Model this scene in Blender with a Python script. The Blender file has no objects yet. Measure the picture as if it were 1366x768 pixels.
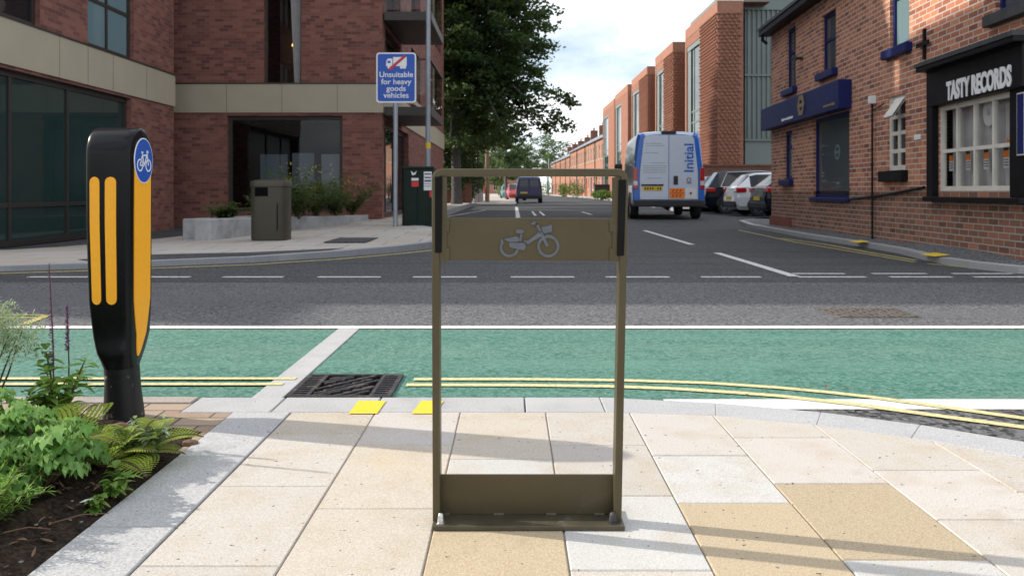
import bpy, bmesh, math, random
from mathutils import Vector, Matrix
R = random.Random(7)
sc = bpy.context.scene; COL = sc.collection
rad = math.radians
# survey: camera eye 0.83 m up, looks along +Y
F, CX, HY, H = 1102., 683., 255., .83
def P(px, py, Y): return Vector(((px-CX)/F*Y, Y, H-(py-HY)/F*Y))
def G(px, py, z=0.):
    Y = (H-z)*F/(py-HY); return Vector(((px-CX)/F*Y, Y, z))

# ------------------------------------------------------------------ materials
def nodes(name):
    m = bpy.data.materials.new(name); m.use_nodes = True
    nt = m.node_tree; b = nt.nodes['Principled BSDF']
    return m, nt, b
def N(nt, t, **kw):
    n = nt.nodes.new(t)
    for k, v in kw.items():
        if k.startswith('i_'):
            n.inputs[k[2:].replace('_', ' ')].default_value = v
        else: setattr(n, k, v)
    return n
def c4(c): return (c[0], c[1], c[2], 1.)
def mixc(nt, a, b, fac, mode='MIX'):
    n = nt.nodes.new('ShaderNodeMix'); n.data_type = 'RGBA'; n.blend_type = mode
    for s, v in ((0, fac), (6, a), (7, b)):
        if hasattr(v, 'is_output'): nt.links.new(v, n.inputs[s])
        else: n.inputs[s].default_value = v if s == 0 else c4(v)
    return n.outputs[2]
def ramp(nt, x, lo, hi):
    n = nt.nodes.new('ShaderNodeMapRange'); n.inputs[1].default_value = lo; n.inputs[2].default_value = hi
    nt.links.new(x, n.inputs[0]); return n.outputs[0]
def noise(nt, co, scale, detail=4, rough=.55):
    n = N(nt, 'ShaderNodeTexNoise'); n.inputs['Scale'].default_value = scale
    n.inputs['Detail'].default_value = detail; n.inputs['Roughness'].default_value = rough
    nt.links.new(co, n.inputs['Vector']); return n.outputs['Fac']
def bump(nt, b, h, strength, dist=.01):
    n = N(nt, 'ShaderNodeBump'); n.inputs['Strength'].default_value = strength; n.inputs['Distance'].default_value = dist
    nt.links.new(h, n.inputs['Height']); nt.links.new(n.outputs[0], b.inputs['Normal'])
def pm(name, col, rough=.6, metal=0., var=.12, scale=6., fine=0., fscale=300., bmp=0., spec=.5, coat=0., dirt=None, dscale=3., dlo=.5, dhi=.75):
    m, nt, b = nodes(name)
    co = N(nt, 'ShaderNodeTexCoord').outputs['Object']
    n1 = noise(nt, co, scale)
    d = tuple(x*(1-var) for x in col); l = tuple(min(1, x*(1+var)) for x in col)
    c = mixc(nt, d, l, ramp(nt, n1, .3, .7))
    if fine:
        n2 = noise(nt, co, fscale, 2)
        c = mixc(nt, mixc(nt, c, (0, 0, 0), fine), mixc(nt, c, (1, 1, 1), fine*.5), ramp(nt, n2, .32, .68))
        if bmp: bump(nt, b, n2, bmp)
    if dirt:
        c = mixc(nt, c, dirt, ramp(nt, noise(nt, co, dscale, 8, .65), dlo, dhi))
    nt.links.new(c, b.inputs['Base Color'])
    rr = nt.nodes.new('ShaderNodeMapRange'); rr.inputs[3].default_value = max(0, rough-.08); rr.inputs[4].default_value = min(1, rough+.08)
    nt.links.new(noise(nt, co, scale*2.3), rr.inputs[0]); nt.links.new(rr.outputs[0], b.inputs['Roughness'])
    b.inputs['Metallic'].default_value = metal; b.inputs['Specular IOR Level'].default_value = spec
    b.inputs['Coat Weight'].default_value = coat
    return m
def brickm(name, cols, mortar, bw=.215, rh=.072, ms=.011, var=.35, patch=None, bstr=.6, rough=.85, spots=None):
    m, nt, b = nodes(name)
    uv = N(nt, 'ShaderNodeTexCoord').outputs['UV']
    bt = N(nt, 'ShaderNodeTexBrick'); bt.offset = .5
    bt.inputs['Scale'].default_value = 1.; bt.inputs['Brick Width'].default_value = bw; bt.inputs['Row Height'].default_value = rh
    bt.inputs['Mortar Size'].default_value = ms*.5; bt.inputs['Mortar Smooth'].default_value = .2
    bt.inputs['Color1'].default_value = (0, 0, 0, 1); bt.inputs['Color2'].default_value = (1, 1, 1, 1); bt.inputs['Mortar'].default_value = (.5, .5, .5, 1)
    nt.links.new(uv, bt.inputs['Vector'])
    cr = N(nt, 'ShaderNodeValToRGB'); e = cr.color_ramp.elements
    k = len(cols)
    for i in range(k-2): e.new(.5)
    for i, c in enumerate(cols): e[i].position = i/(k-1); e[i].color = c4(c)
    nt.links.new(bt.outputs['Color'], cr.inputs[0])
    n1 = noise(nt, uv, 2.2, 6); n2 = noise(nt, uv, 60, 3)
    c = mixc(nt, cr.outputs[0], (.02, .012, .01), ramp(nt, n1, .75-var*.5, .9))
    c = mixc(nt, c, tuple(x*1.5 for x in cols[-1]), ramp(nt, n2, .55, .95))
    if patch: c = mixc(nt, c, patch, ramp(nt, noise(nt, uv, .7, 5), .52, .68))
    if spots: c = mixc(nt, c, spots, ramp(nt, noise(nt, uv, 7., 3, .6), .66, .72))
    c = mixc(nt, c, mortar, bt.outputs['Fac'])
    c = mixc(nt, c, (.03, .025, .02), ramp(nt, noise(nt, uv, .5, 6, .7), .58, 1.05))
    nt.links.new(c, b.inputs['Base Color']); b.inputs['Roughness'].default_value = rough; b.inputs['Specular IOR Level'].default_value = .2
    inv = N(nt, 'ShaderNodeMath', operation='SUBTRACT'); inv.inputs[0].default_value = 1.
    nt.links.new(bt.outputs['Fac'], inv.inputs[1]); bump(nt, b, inv.outputs[0], bstr, .012)
    return m
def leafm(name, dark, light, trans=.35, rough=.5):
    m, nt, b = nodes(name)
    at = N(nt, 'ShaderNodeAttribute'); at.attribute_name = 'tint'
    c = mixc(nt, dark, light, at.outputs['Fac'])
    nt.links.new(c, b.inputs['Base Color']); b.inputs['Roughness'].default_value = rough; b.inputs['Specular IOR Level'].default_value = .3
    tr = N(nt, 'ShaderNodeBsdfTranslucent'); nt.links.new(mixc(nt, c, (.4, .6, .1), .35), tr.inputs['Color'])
    mx = N(nt, 'ShaderNodeMixShader'); mx.inputs[0].default_value = trans
    out = nt.nodes['Material Output']
    nt.links.new(b.outputs[0], mx.inputs[1]); nt.links.new(tr.outputs[0], mx.inputs[2]); nt.links.new(mx.outputs[0], out.inputs[0])
    return m
def tintm(name, fine=.3, fscale=260., rough=.75, bmp=.15, stain=(.42, .32, .19), samt=.45):
    m, nt, b = nodes(name)
    co = N(nt, 'ShaderNodeTexCoord').outputs['Object']
    at = N(nt, 'ShaderNodeAttribute'); at.attribute_name = 'tint'
    c = at.outputs['Color']
    n2 = noise(nt, co, fscale, 3, .7); n1 = noise(nt, co, 7., 6, .6)
    c = mixc(nt, c, mixc(nt, c, stain, samt), ramp(nt, n1, .47, .72))
    c = mixc(nt, mixc(nt, c, (.05, .04, .03), fine), mixc(nt, c, (1, 1, 1), fine*.5), ramp(nt, n2, .36, .62))
    c = mixc(nt, c, tuple(x*.62 for x in stain), ramp(nt, noise(nt, co, 2.3, 8, .68), .56, .9))
    c = mixc(nt, c, tuple(x*1.25 for x in stain), ramp(nt, noise(nt, co, 1.3, 3, .5), .6, .8))
    sp = noise(nt, co, 70., 1, .4)
    c = mixc(nt, c, (.06, .055, .05), ramp(nt, sp, .75, .8))
    nt.links.new(c, b.inputs['Base Color']); b.inputs['Roughness'].default_value = rough; b.inputs['Specular IOR Level'].default_value = .3
    bump(nt, b, n2, bmp, .004)
    return m
def glassm(name, col, refl=.06, trans=None):
    """window glass: dark tinted when trans is None, else see-through"""
    m, nt, b = nodes(name)
    b.inputs['Base Color'].default_value = c4(col); b.inputs['Roughness'].default_value = .03
    b.inputs['Specular IOR Level'].default_value = .5; b.inputs['IOR'].default_value = 1.5
    if trans:
        tr = N(nt, 'ShaderNodeBsdfTransparent'); tr.inputs[0].default_value = c4((trans,)*3)
        gl = N(nt, 'ShaderNodeBsdfGlossy'); gl.inputs['Roughness'].default_value = .02
        fr = N(nt, 'ShaderNodeFresnel'); fr.inputs[0].default_value = 1.45
        mx = N(nt, 'ShaderNodeMixShader'); ge = N(nt, 'ShaderNodeNewGeometry'); ml = N(nt, 'ShaderNodeMath', operation='SUBTRACT', use_clamp=True); nt.links.new(fr.outputs[0], ml.inputs[0]); nt.links.new(ge.outputs['Backfacing'], ml.inputs[1]); nt.links.new(ml.outputs[0], mx.inputs[0])
        nt.links.new(tr.outputs[0], mx.inputs[1]); nt.links.new(gl.outputs[0], mx.inputs[2])
        nt.links.new(mx.outputs[0], nt.nodes['Material Output'].inputs[0])
    else:
        co = N(nt, 'ShaderNodeTexCoord').outputs['Object']
        bump(nt, b, noise(nt, co, 1.3, 2), .04, .05)
    return m
def asphaltm(name, col, col2, fs=180., patch=1.2, rough=.85, worn=None, bstr=.5, con=1., gutter=False):
    m, nt, b = nodes(name)
    co = N(nt, 'ShaderNodeTexCoord').outputs['Object']
    mp = N(nt, 'ShaderNodeMapping'); mp.inputs['Scale'].default_value = (.25, 1, 1); nt.links.new(co, mp.inputs[0])
    c = mixc(nt, col, col2, ramp(nt, noise(nt, mp.outputs[0], patch, 6, .6), .35, .7))
    vo = N(nt, 'ShaderNodeTexVoronoi'); vo.inputs['Scale'].default_value = fs*.55; nt.links.new(co, vo.inputs['Vector'])
    sep = N(nt, 'ShaderNodeSeparateColor'); nt.links.new(vo.outputs['Color'], sep.inputs[0])
    c = mixc(nt, mixc(nt, c, (0, 0, 0), .45*con), mixc(nt, c, (1, 1, 1), .16*con), sep.outputs[0])
    n2 = noise(nt, co, fs, 3, .7)
    c = mixc(nt, mixc(nt, c, (0, 0, 0), .35*con), c, ramp(nt, n2, .35, .55))
    if worn:
        c = mixc(nt, c, worn, ramp(nt, noise(nt, co, 2.5, 7, .65), .56, .9))
        mq = N(nt, 'ShaderNodeMapping'); mq.inputs['Scale'].default_value = (.1, 2.2, 1); nt.links.new(co, mq.inputs[0])
        c = mixc(nt, c, worn, ramp(nt, noise(nt, mq.outputs[0], 1.1, 6, .6), .5, .8))
        c = mixc(nt, c, tuple(x*.45 for x in col), ramp(nt, noise(nt, co, 1.1, 8, .7), .62, .95))
    if gutter:      # grit washed against the kerb, dusty wheel track
        xyz = N(nt, 'ShaderNodeSeparateXYZ'); nt.links.new(co, xyz.inputs[0])
        def band(y, w, seed, amt, colr, c):
            d = N(nt, 'ShaderNodeMath', operation='SUBTRACT'); nt.links.new(xyz.outputs['Y'], d.inputs[0]); d.inputs[1].default_value = y
            a = N(nt, 'ShaderNodeMath', operation='ABSOLUTE'); nt.links.new(d.outputs[0], a.inputs[0])
            f = N(nt, 'ShaderNodeMapRange'); f.inputs[1].default_value = w; f.inputs[2].default_value = 0; f.inputs[4].default_value = amt; nt.links.new(a.outputs[0], f.inputs[0])
            m_ = N(nt, 'ShaderNodeMath', operation='MULTIPLY'); nt.links.new(f.outputs[0], m_.inputs[0]); nt.links.new(ramp(nt, noise(nt, co, seed, 7, .7), .38, .68), m_.inputs[1])
            return mixc(nt, c, colr, m_.outputs[0])
        c = band(-.87, .2, 9., .75, (.13, .125, .11), c); c = band(.2, .45, 3.3, .5, (.17, .26, .215), c); c = band(.86, .1, 14., .6, (.15, .17, .15), c)
    nt.links.new(c, b.inputs['Base Color']); b.inputs['Roughness'].default_value = rough; b.inputs['Specular IOR Level'].default_value = .25
    bump(nt, b, vo.outputs['Distance'], bstr, .006)
    return m
def paintm(name, col, under, lo=.62, hi=.72, scale=18.):
    m, nt, b = nodes(name)
    co = N(nt, 'ShaderNodeTexCoord').outputs['Object']
    n = noise(nt, co, scale, 8, .75); n2 = noise(nt, co, 130., 2)
    c = mixc(nt, tuple(x*.85 for x in col), col, ramp(nt, n2, .3, .6))
    c = mixc(nt, c, under, ramp(nt, n, lo, hi))
    nt.links.new(c, b.inputs['Base Color']); b.inputs['Roughness'].default_value = .7
    bump(nt, b, n2, .25, .003)
    return m

M = {}
M['asph_old'] = asphaltm('asphalt_old', (.082, .083, .093), (.058, .059, .067), 150., 1.4, worn=(.115, .115, .12))
M['asph_new'] = asphaltm('asphalt_new', (.021, .0235, .029), (.015, .017, .021), 170., .8, worn=(.032, .034, .038), bstr=.3, con=.8)
M['asph_dark'] = asphaltm('asphalt_dark', (.045, .045, .045), (.03, .03, .03), 90., 1.4)
M['green'] = asphaltm('cycle_surface', (.046, .19, .138), (.036, .165, .118), 110., 2., worn=(.12, .25, .2), bstr=.45, con=.6, gutter=True)
M['white'] = paintm('white_paint', (.72, .71, .68), (.3, .29, .28), .5, .78, 30.)
M['white_worn'] = paintm('worn_white_paint', (.7, .7, .7), (.12, .12, .125), .48, .7, 26.)
M['yellow'] = paintm('yellow_paint', (.72, .61, .29), (.22, .3, .2), .44, .7, 45.)
M['yellow_dull'] = paintm('dull_yellow_paint', (.5, .42, .14), (.12, .11, .09), .5, .65)
M['yellow_bright'] = paintm('bright_yellow_paint', (.8, .56, .02), (.5, .46, .3), .54, .7, 30.)
M['slab'] = tintm('paving_slabs', .24, 240.)
M['granite'] = tintm('granite_kerb', .3, 200., stain=(.3, .3, .3), samt=.4)
M['blocks'] = brickm('block_paving', [(.3, .22, .16), (.4, .31, .24), (.34, .27, .2)], (.12, .1, .08), .2, .1, .01, .2, bstr=.4)
M['mortar'] = pm('mortar_bed', (.26, .21, .16), .95, fine=.3)
M['soil'] = pm('soil', (.026, .016, .01), .95, var=.7, scale=24, fine=.05, fscale=90., bmp=1., spec=.03)
M['pave_far'] = brickm('pale_far_paving', [(.4, .36, .32), (.46, .43, .4), (.42, .37, .31)], (.2, .18, .16), .9, .6, .02, .1, bstr=.1)
M['pave_grey'] = asphaltm('grey_pavement', (.1, .1, .105), (.075, .075, .08), 120., 1.)
M['conc'] = pm('concrete', (.36, .36, .36), .85, var=.2, scale=3, fine=.15, dirt=(.16, .16, .16), dscale=2.5)
M['channel'] = pm('concrete_channel', (.42, .42, .42), .85, var=.1, scale=6, fine=.25, fscale=220, bmp=.2)
M['bronze'] = pm('bronze_powder_coat', (.088, .071, .037), .4, .4, var=.12, scale=5, fine=.02, fscale=700, spec=.4, dirt=(.13, .115, .08), dscale=12, dlo=.6, dhi=.85)
M['bronze2'] = pm('bronze_base_plate', (.085, .072, .045), .5, .35, var=.25, scale=14, dirt=(.2, .18, .14), dscale=16, dlo=.62, dhi=.75)
M['steel'] = pm('brushed_steel', (.6, .6, .6), .3, 1., var=.1)
M['chrome'] = pm('emblem_steel', (.13, .145, .17), .34, .5, var=.15, scale=40)
M['blackrub'] = pm('black_rubber', (.008, .008, .008), .6, var=.3, scale=20, spec=.12)
M['bolblack'] = pm('bollard_plastic', (.004, .004, .005), .24, var=.2, scale=30, spec=.22, dirt=(.02, .019, .018), dscale=14, dlo=.66, dhi=.8)
M['bolbase'] = pm('scuffed_bollard_base', (.008, .008, .009), .45, var=.2, scale=20, spec=.3, dirt=(.3, .29, .27), dscale=26, dlo=.6, dhi=.7)
M['amber'] = pm('amber_reflective', (1., .43, .002), .42, var=.05, scale=60, fine=.05, fscale=400)
M['signblue'] = pm('sign_blue', (.005, .075, .42), .4, var=.05)
M['signwhite'] = pm('sign_white', (.8, .8, .8), .45, var=.03)
M['signred'] = pm('sign_red', (.55, .02, .03), .45, var=.05)
M['galv'] = pm('galvanised_steel', (.33, .36, .4), .5, .5, var=.1, scale=5)
M['iron'] = pm('cast_iron', (.055, .053, .055), .6, .4, var=.4, scale=30, dirt=(.22, .17, .13), dscale=30, dlo=.55, dhi=.7)
M['dark'] = pm('dark_void', (.006, .006, .007), .9, spec=.0)
M['brick_left'] = brickm('dark_red_brick', [(.13, .054, .045), (.225, .09, .072), (.285, .12, .092), (.175, .07, .058)], (.19, .145, .125), .215, .075, .01, .2)
M['brick_pub'] = brickm('weathered_orange_brick', [(.2, .08, .057), (.46, .18, .1), (.58, .255, .14), (.3, .115, .08), (.52, .215, .125)], (.56, .5, .44), .22, .075, .017, .25, spots=(.52, .43, .38))
M['brick_dark'] = brickm('sooty_brick', [(.14, .075, .055), (.26, .125, .085), (.19, .1, .07), (.38, .16, .1)], (.36, .32, .28), .22, .075, .017, .35, spots=(.36, .26, .22))
M['brick_flat'] = brickm('flats_brick', [(.22, .083, .052), (.34, .135, .083), (.28, .108, .067)], (.34, .26, .21), .215, .075, .016, .15)
M['brick_smooth'] = brickm('flats_soldier_brick', [(.32, .15, .1), (.36, .175, .12)], (.34, .22, .16), .1, .215, .008, .05, bstr=.2)
M['brick_terr'] = brickm('terrace_brick', [(.31, .145, .095), (.4, .19, .125), (.35, .165, .11)], (.4, .28, .2), .215, .075, .012, .15)
M['brick_wall'] = brickm('garden_wall_brick', [(.13, .06, .042), (.2, .09, .06), (.17, .075, .05)], (.2, .15, .12), .215, .075, .012, .3)
M['band'] = pm('beige_cladding', (.42, .365, .27), .6, var=.05, scale=1.5)
M['frame_dk'] = pm('window_frame_brown', (.045, .038, .033), .5, .3)
M['glass_dk'] = glassm('dark_glass', (.012, .014, .017))
M['glass_teal'] = glassm('teal_glass', (.02, .042, .04))
M['glass_pale'] = glassm('pale_curtained_glass', (.16, .24, .26))
M['glass_grey'] = glassm('frosted_grey_glass', (.085, .095, .11))
M['glass_clear'] = glassm('clear_glass', (1, 1, 1), trans=.9)
M['navy'] = pm('navy_paint', (.008, .016, .1), .5, var=.1, spec=.25)
M['gold'] = pm('gold_lettering', (.3, .22, .1), .45, .3)
M['blackp'] = pm('black_gloss_paint', (.007, .007, .008), .5, var=.3, scale=5, spec=.2)
M['cream'] = pm('cream_paint', (.68, .65, .58), .5, var=.08)
M['curtain'] = pm('net_curtain', (.52, .52, .52), .9, var=.1, scale=4)
M['slate'] = brickm('slate_roof', [(.07, .072, .085), (.1, .105, .12), (.085, .09, .1)], (.04, .04, .045), .3, .22, .012, .1, rough=.6, bstr=.3)
M['slate_pale'] = brickm('pale_slate_roof', [(.2, .23, .28), (.26, .29, .34)], (.1, .11, .13), .3, .22, .012, .05, rough=.5, bstr=.3)
M['bluegrey'] = pm('green_grey_metal', (.15, .185, .17), .45, .2, var=.06, scale=1)
M['bluegrey2'] = pm('flat_green_metal', (.17, .2, .19), .45, .2, var=.05, scale=1)
M['stone'] = pm('stone_sill', (.05, .05, .05), .8, var=.3)
M['bark'] = pm('bark', (.026, .02, .015), .95, var=.4, scale=9, fine=.3, fscale=40, bmp=.6)
M['timber'] = pm('weathered_timber', (.28, .2, .13), .9, var=.2, scale=8)
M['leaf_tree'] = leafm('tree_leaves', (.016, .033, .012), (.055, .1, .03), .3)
M['leaf_far'] = leafm('far_leaves', (.03, .06, .028), (.1, .16, .06), .3)
M['leaf_hedge'] = leafm('hedge_leaves', (.012, .025, .01), (.035, .06, .02), .2)
M['leaf_willow'] = leafm('willow_leaves', (.04, .07, .035), (.13, .19, .1), .35)
M['leaf_bush'] = leafm('bush_leaves', (.04, .1, .015), (.13, .22, .04), .35)
M['leaf_fern'] = leafm('fern_leaves', (.2, .3, .03), (.5, .58, .1), .5)
M['leaf_ger'] = leafm('geranium_leaves', (.09, .24, .045), (.3, .5, .15), .45)
M['leaf_grassy'] = leafm('feathery_leaves', (.1, .25, .035), (.3, .5, .1), .45)
M['leaf_silver'] = leafm('silver_leaves', (.25, .34, .17), (.5, .58, .38), .3)
M['leaf_salvia'] = leafm('salvia_leaves', (.09, .21, .035), (.28, .42, .09), .45)
M['leaf_wild'] = leafm('wild_leaves', (.03, .06, .02), (.09, .14, .04), .3)
M['purple'] = leafm('purple_flowers', (.12, .03, .16), (.3, .12, .35), .2)
M['yflower'] = leafm('yellow_flowers', (.5, .4, .03), (.7, .6, .08), .2)
M['stem'] = pm('stem', (.09, .06, .03), .8, var=.3, scale=30)
M['vwhite'] = pm('white_van_paint', (.55, .62, .72), .3, var=.03, coat=.3)
M['vblue'] = pm('blue_van_graphic', (.01, .13, .55), .3, var=.03, coat=.4)
M['vgrey'] = pm('flank_grey_graphic', (.12, .17, .22), .3, var=.2, scale=1.5, coat=.4)
M['carblack'] = pm('dark_car_paint', (.006, .008, .018), .25, var=.1, coat=.1, spec=.25)
M['carwhite'] = pm('white_car_paint', (.7, .72, .75), .25, var=.03, coat=.8)
M['carnavy'] = pm('navy_car_paint', (.01, .016, .1), .3, var=.05, coat=.3)
M['carred'] = pm('red_car_paint', (.4, .015, .015), .25, var=.03, coat=.8)
M['carteal'] = pm('teal_car_paint', (.05, .22, .26), .25, var=.03, coat=.8)
M['cargrey'] = pm('grey_car_paint', (.24, .25, .26), .25, var=.03, coat=.8)
M['plastic'] = pm('black_plastic', (.02, .02, .022), .55, var=.2)
M['tyre'] = pm('tyre', (.015, .015, .015), .8, var=.2)
M['rim'] = pm('alloy_rim', (.4, .4, .42), .35, .8)
M['redlens'] = pm('red_lens', (.42, .01, .012), .2, coat=.6, var=.05)
M['clearlens'] = pm('clear_lens', (.6, .6, .6), .15, coat=.6, var=.05)
M['plate'] = pm('yellow_plate', (.75, .52, .03), .4, var=.05)
M['orange'] = pm('orange_plate', (.85, .24, .02), .5, var=.05)
M['cabgreen'] = pm('cabinet_green', (.006, .017, .012), .5, spec=.2, var=.25, scale=5, dirt=(.02, .032, .027), dscale=6, dlo=.65, dhi=.9)
M['bin'] = pm('bin_brown', (.055, .048, .033), .5, .2, var=.08, scale=4)
M['paper'] = pm('paper', (.72, .72, .72), .8, var=.05)
M['gravel'] = pm('stone_grey', (.17, .14, .115), .9, var=.3, scale=20, fine=.2)
M['drystalk'] = pm('dry_leaf', (.16, .095, .055), .9, var=.3, scale=30)

# ------------------------------------------------------------------ mesh builder
ORG = {}
class MB:
    def __init__(s): s.v = []; s.f = []; s.m = []; s.t = []; s.s = []
    def add(s, vs, fs, mi=0, tint=None, smooth=False):
        b = len(s.v); s.v += [tuple(v) for v in vs]
        for f in fs:
            s.f.append([b+i for i in f]); s.m.append(mi); s.t.append(tint or (.5, .5, .5)); s.s.append(smooth)
        return s
    def box(s, x0, x1, y0, y1, z0, z1, mi=0, tint=None, T=None):
        vs = [Vector((x, y, z)) for z in (z0, z1) for x, y in ((x0, y0), (x1, y0), (x1, y1), (x0, y1))]
        if T: vs = [T(v) for v in vs]
        return s.add(vs, [(3, 2, 1, 0), (4, 5, 6, 7), (0, 1, 5, 4), (1, 2, 6, 5), (2, 3, 7, 6), (3, 0, 4, 7)], mi, tint)
    def prism(s, poly, z0, z1, mi=0, tint=None, T=None):
        n = len(poly); vs = [Vector((p[0], p[1], z0)) for p in poly]+[Vector((p[0], p[1], z1)) for p in poly]
        if T: vs = [T(v) for v in vs]
        return s.add(vs, [tuple(range(n))[::-1], tuple(range(n, 2*n))]+[(i, (i+1) % n, n+(i+1) % n, n+i) for i in range(n)], mi, tint)
    def sheet(s, poly, z, mi=0, tint=None):
        return s.add([(p[0], p[1], z) for p in poly], [tuple(range(len(poly)))], mi, tint)
    def strip(s, a, b, mi=0, tint=None):
        n = len(a); return s.add(list(a)+list(b), [(i, i+1, n+i+1, n+i) for i in range(n-1)], mi, tint)
    def loft(s, rings, mi=0, cap=True, smooth=True, tint=None, closed=True):
        n = len(rings[0]); vs = [p for r in rings for p in r]; fs = []
        for k in range(len(rings)-1):
            for i in range(n if closed else n-1):
                j = (i+1) % n; fs.append((k*n+i, k*n+j, (k+1)*n+j, (k+1)*n+i))
        s.add(vs, fs, mi, tint, smooth)
        if cap:
            s.add(rings[0], [tuple(range(n))[::-1]], mi, tint); s.add(rings[-1], [tuple(range(n))], mi, tint)
        return s
    def cyl(s, p0, p1, r0, r1=None, n=12, mi=0, cap=True, tint=None):
        return s.tube([p0, p1], [r0, r0 if r1 is None else r1], n, mi, cap, tint)
    def tube(s, pts, rs, n=8, mi=0, cap=True, tint=None):
        pts = [Vector(p) for p in pts]
        if not hasattr(rs, '__len__'): rs = [rs]*len(pts)
        rings = []
        d0 = (pts[1]-pts[0]).normalized(); a = Vector((0, 0, 1)) if abs(d0.z) < .9 else Vector((1, 0, 0))
        u = d0.cross(a).normalized()
        for i, p in enumerate(pts):
            d = (pts[min(i+1, len(pts)-1)]-pts[max(i-1, 0)]).normalized()
            u = (u-d*u.dot(d)).normalized(); w = d.cross(u)
            rings.append([p+(u*math.cos(t)+w*math.sin(t))*rs[i] for t in [2*math.pi*k/n for k in range(n)]])
        return s.loft(rings, mi, cap, True, tint)
    def build(s, name, mats, parent=None, bevel=0, seg=2):
        if not isinstance(mats, (list, tuple)): mats = [mats]
        org = ORG[parent.name] if parent else None
        if org is None:
            xs, ys, zs = zip(*s.v)
            org = Vector(((min(xs)+max(xs))/2, (min(ys)+max(ys))/2, min(zs)))
        me = bpy.data.meshes.new(name)
        me.from_pydata([(x-org[0], y-org[1], z-org[2]) for x, y, z in s.v], [], s.f)
        for m in mats: me.materials.append(M[m] if isinstance(m, str) else m)
        me.polygons.foreach_set('material_index', s.m); me.polygons.foreach_set('use_smooth', s.s)
        uv = me.uv_layers.new(name='UVMap'); at = me.color_attributes.new('tint', 'FLOAT_COLOR', 'CORNER')
        uvd = []; tint = []
        for p, t in zip(me.polygons, s.t):
            nx, ny, nz = p.normal
            if abs(nz) > .75: uvd += [c for i in p.vertices for c in (s.v[i][0], s.v[i][1])]
            else:
                L = math.hypot(nx, ny) or 1; tx, ty = -ny/L, nx/L; k = max(.3, L)
                uvd += [c for i in p.vertices for c in (s.v[i][0]*tx+s.v[i][1]*ty, s.v[i][2]/k)]
            tint += [t[0], t[1], t[2], 1.]*len(p.vertices)
        me.uv_layers['UVMap'].data.foreach_set('uv', uvd); me.color_attributes['tint'].data.foreach_set('color', tint)
        me.update()
        o = bpy.data.objects.new(name, me); COL.objects.link(o)
        if parent: o.parent = parent
        else: o.location = org
        ORG[o.name] = org
        if any(s.s): me.set_sharp_from_angle(angle=rad(40))
        if bevel:
            b = o.modifiers.new('bevel', 'BEVEL'); b.width = bevel; b.segments = seg; b.limit_method = 'ANGLE'; b.angle_limit = rad(40)
        return o
def tag(o, label, cat, group=None):
    o['label'] = label; o['category'] = cat
    if group: o['group'] = group
    return o
def thing(name, label, cat, loc=(0, 0, 0), group=None):
    o = bpy.data.objects.new(name, None); COL.objects.link(o); o.location = loc; o.empty_display_size = .2
    ORG[o.name] = Vector(loc); return tag(o, label, cat, group)
def struct(o, kind='structure'): o['kind'] = kind; return o
def copy_tree(o, parent=None):
    c = o.copy(); COL.objects.link(c)
    if parent: c.parent = parent
    for ch in o.children: copy_tree(ch, c)
    return c
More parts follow.
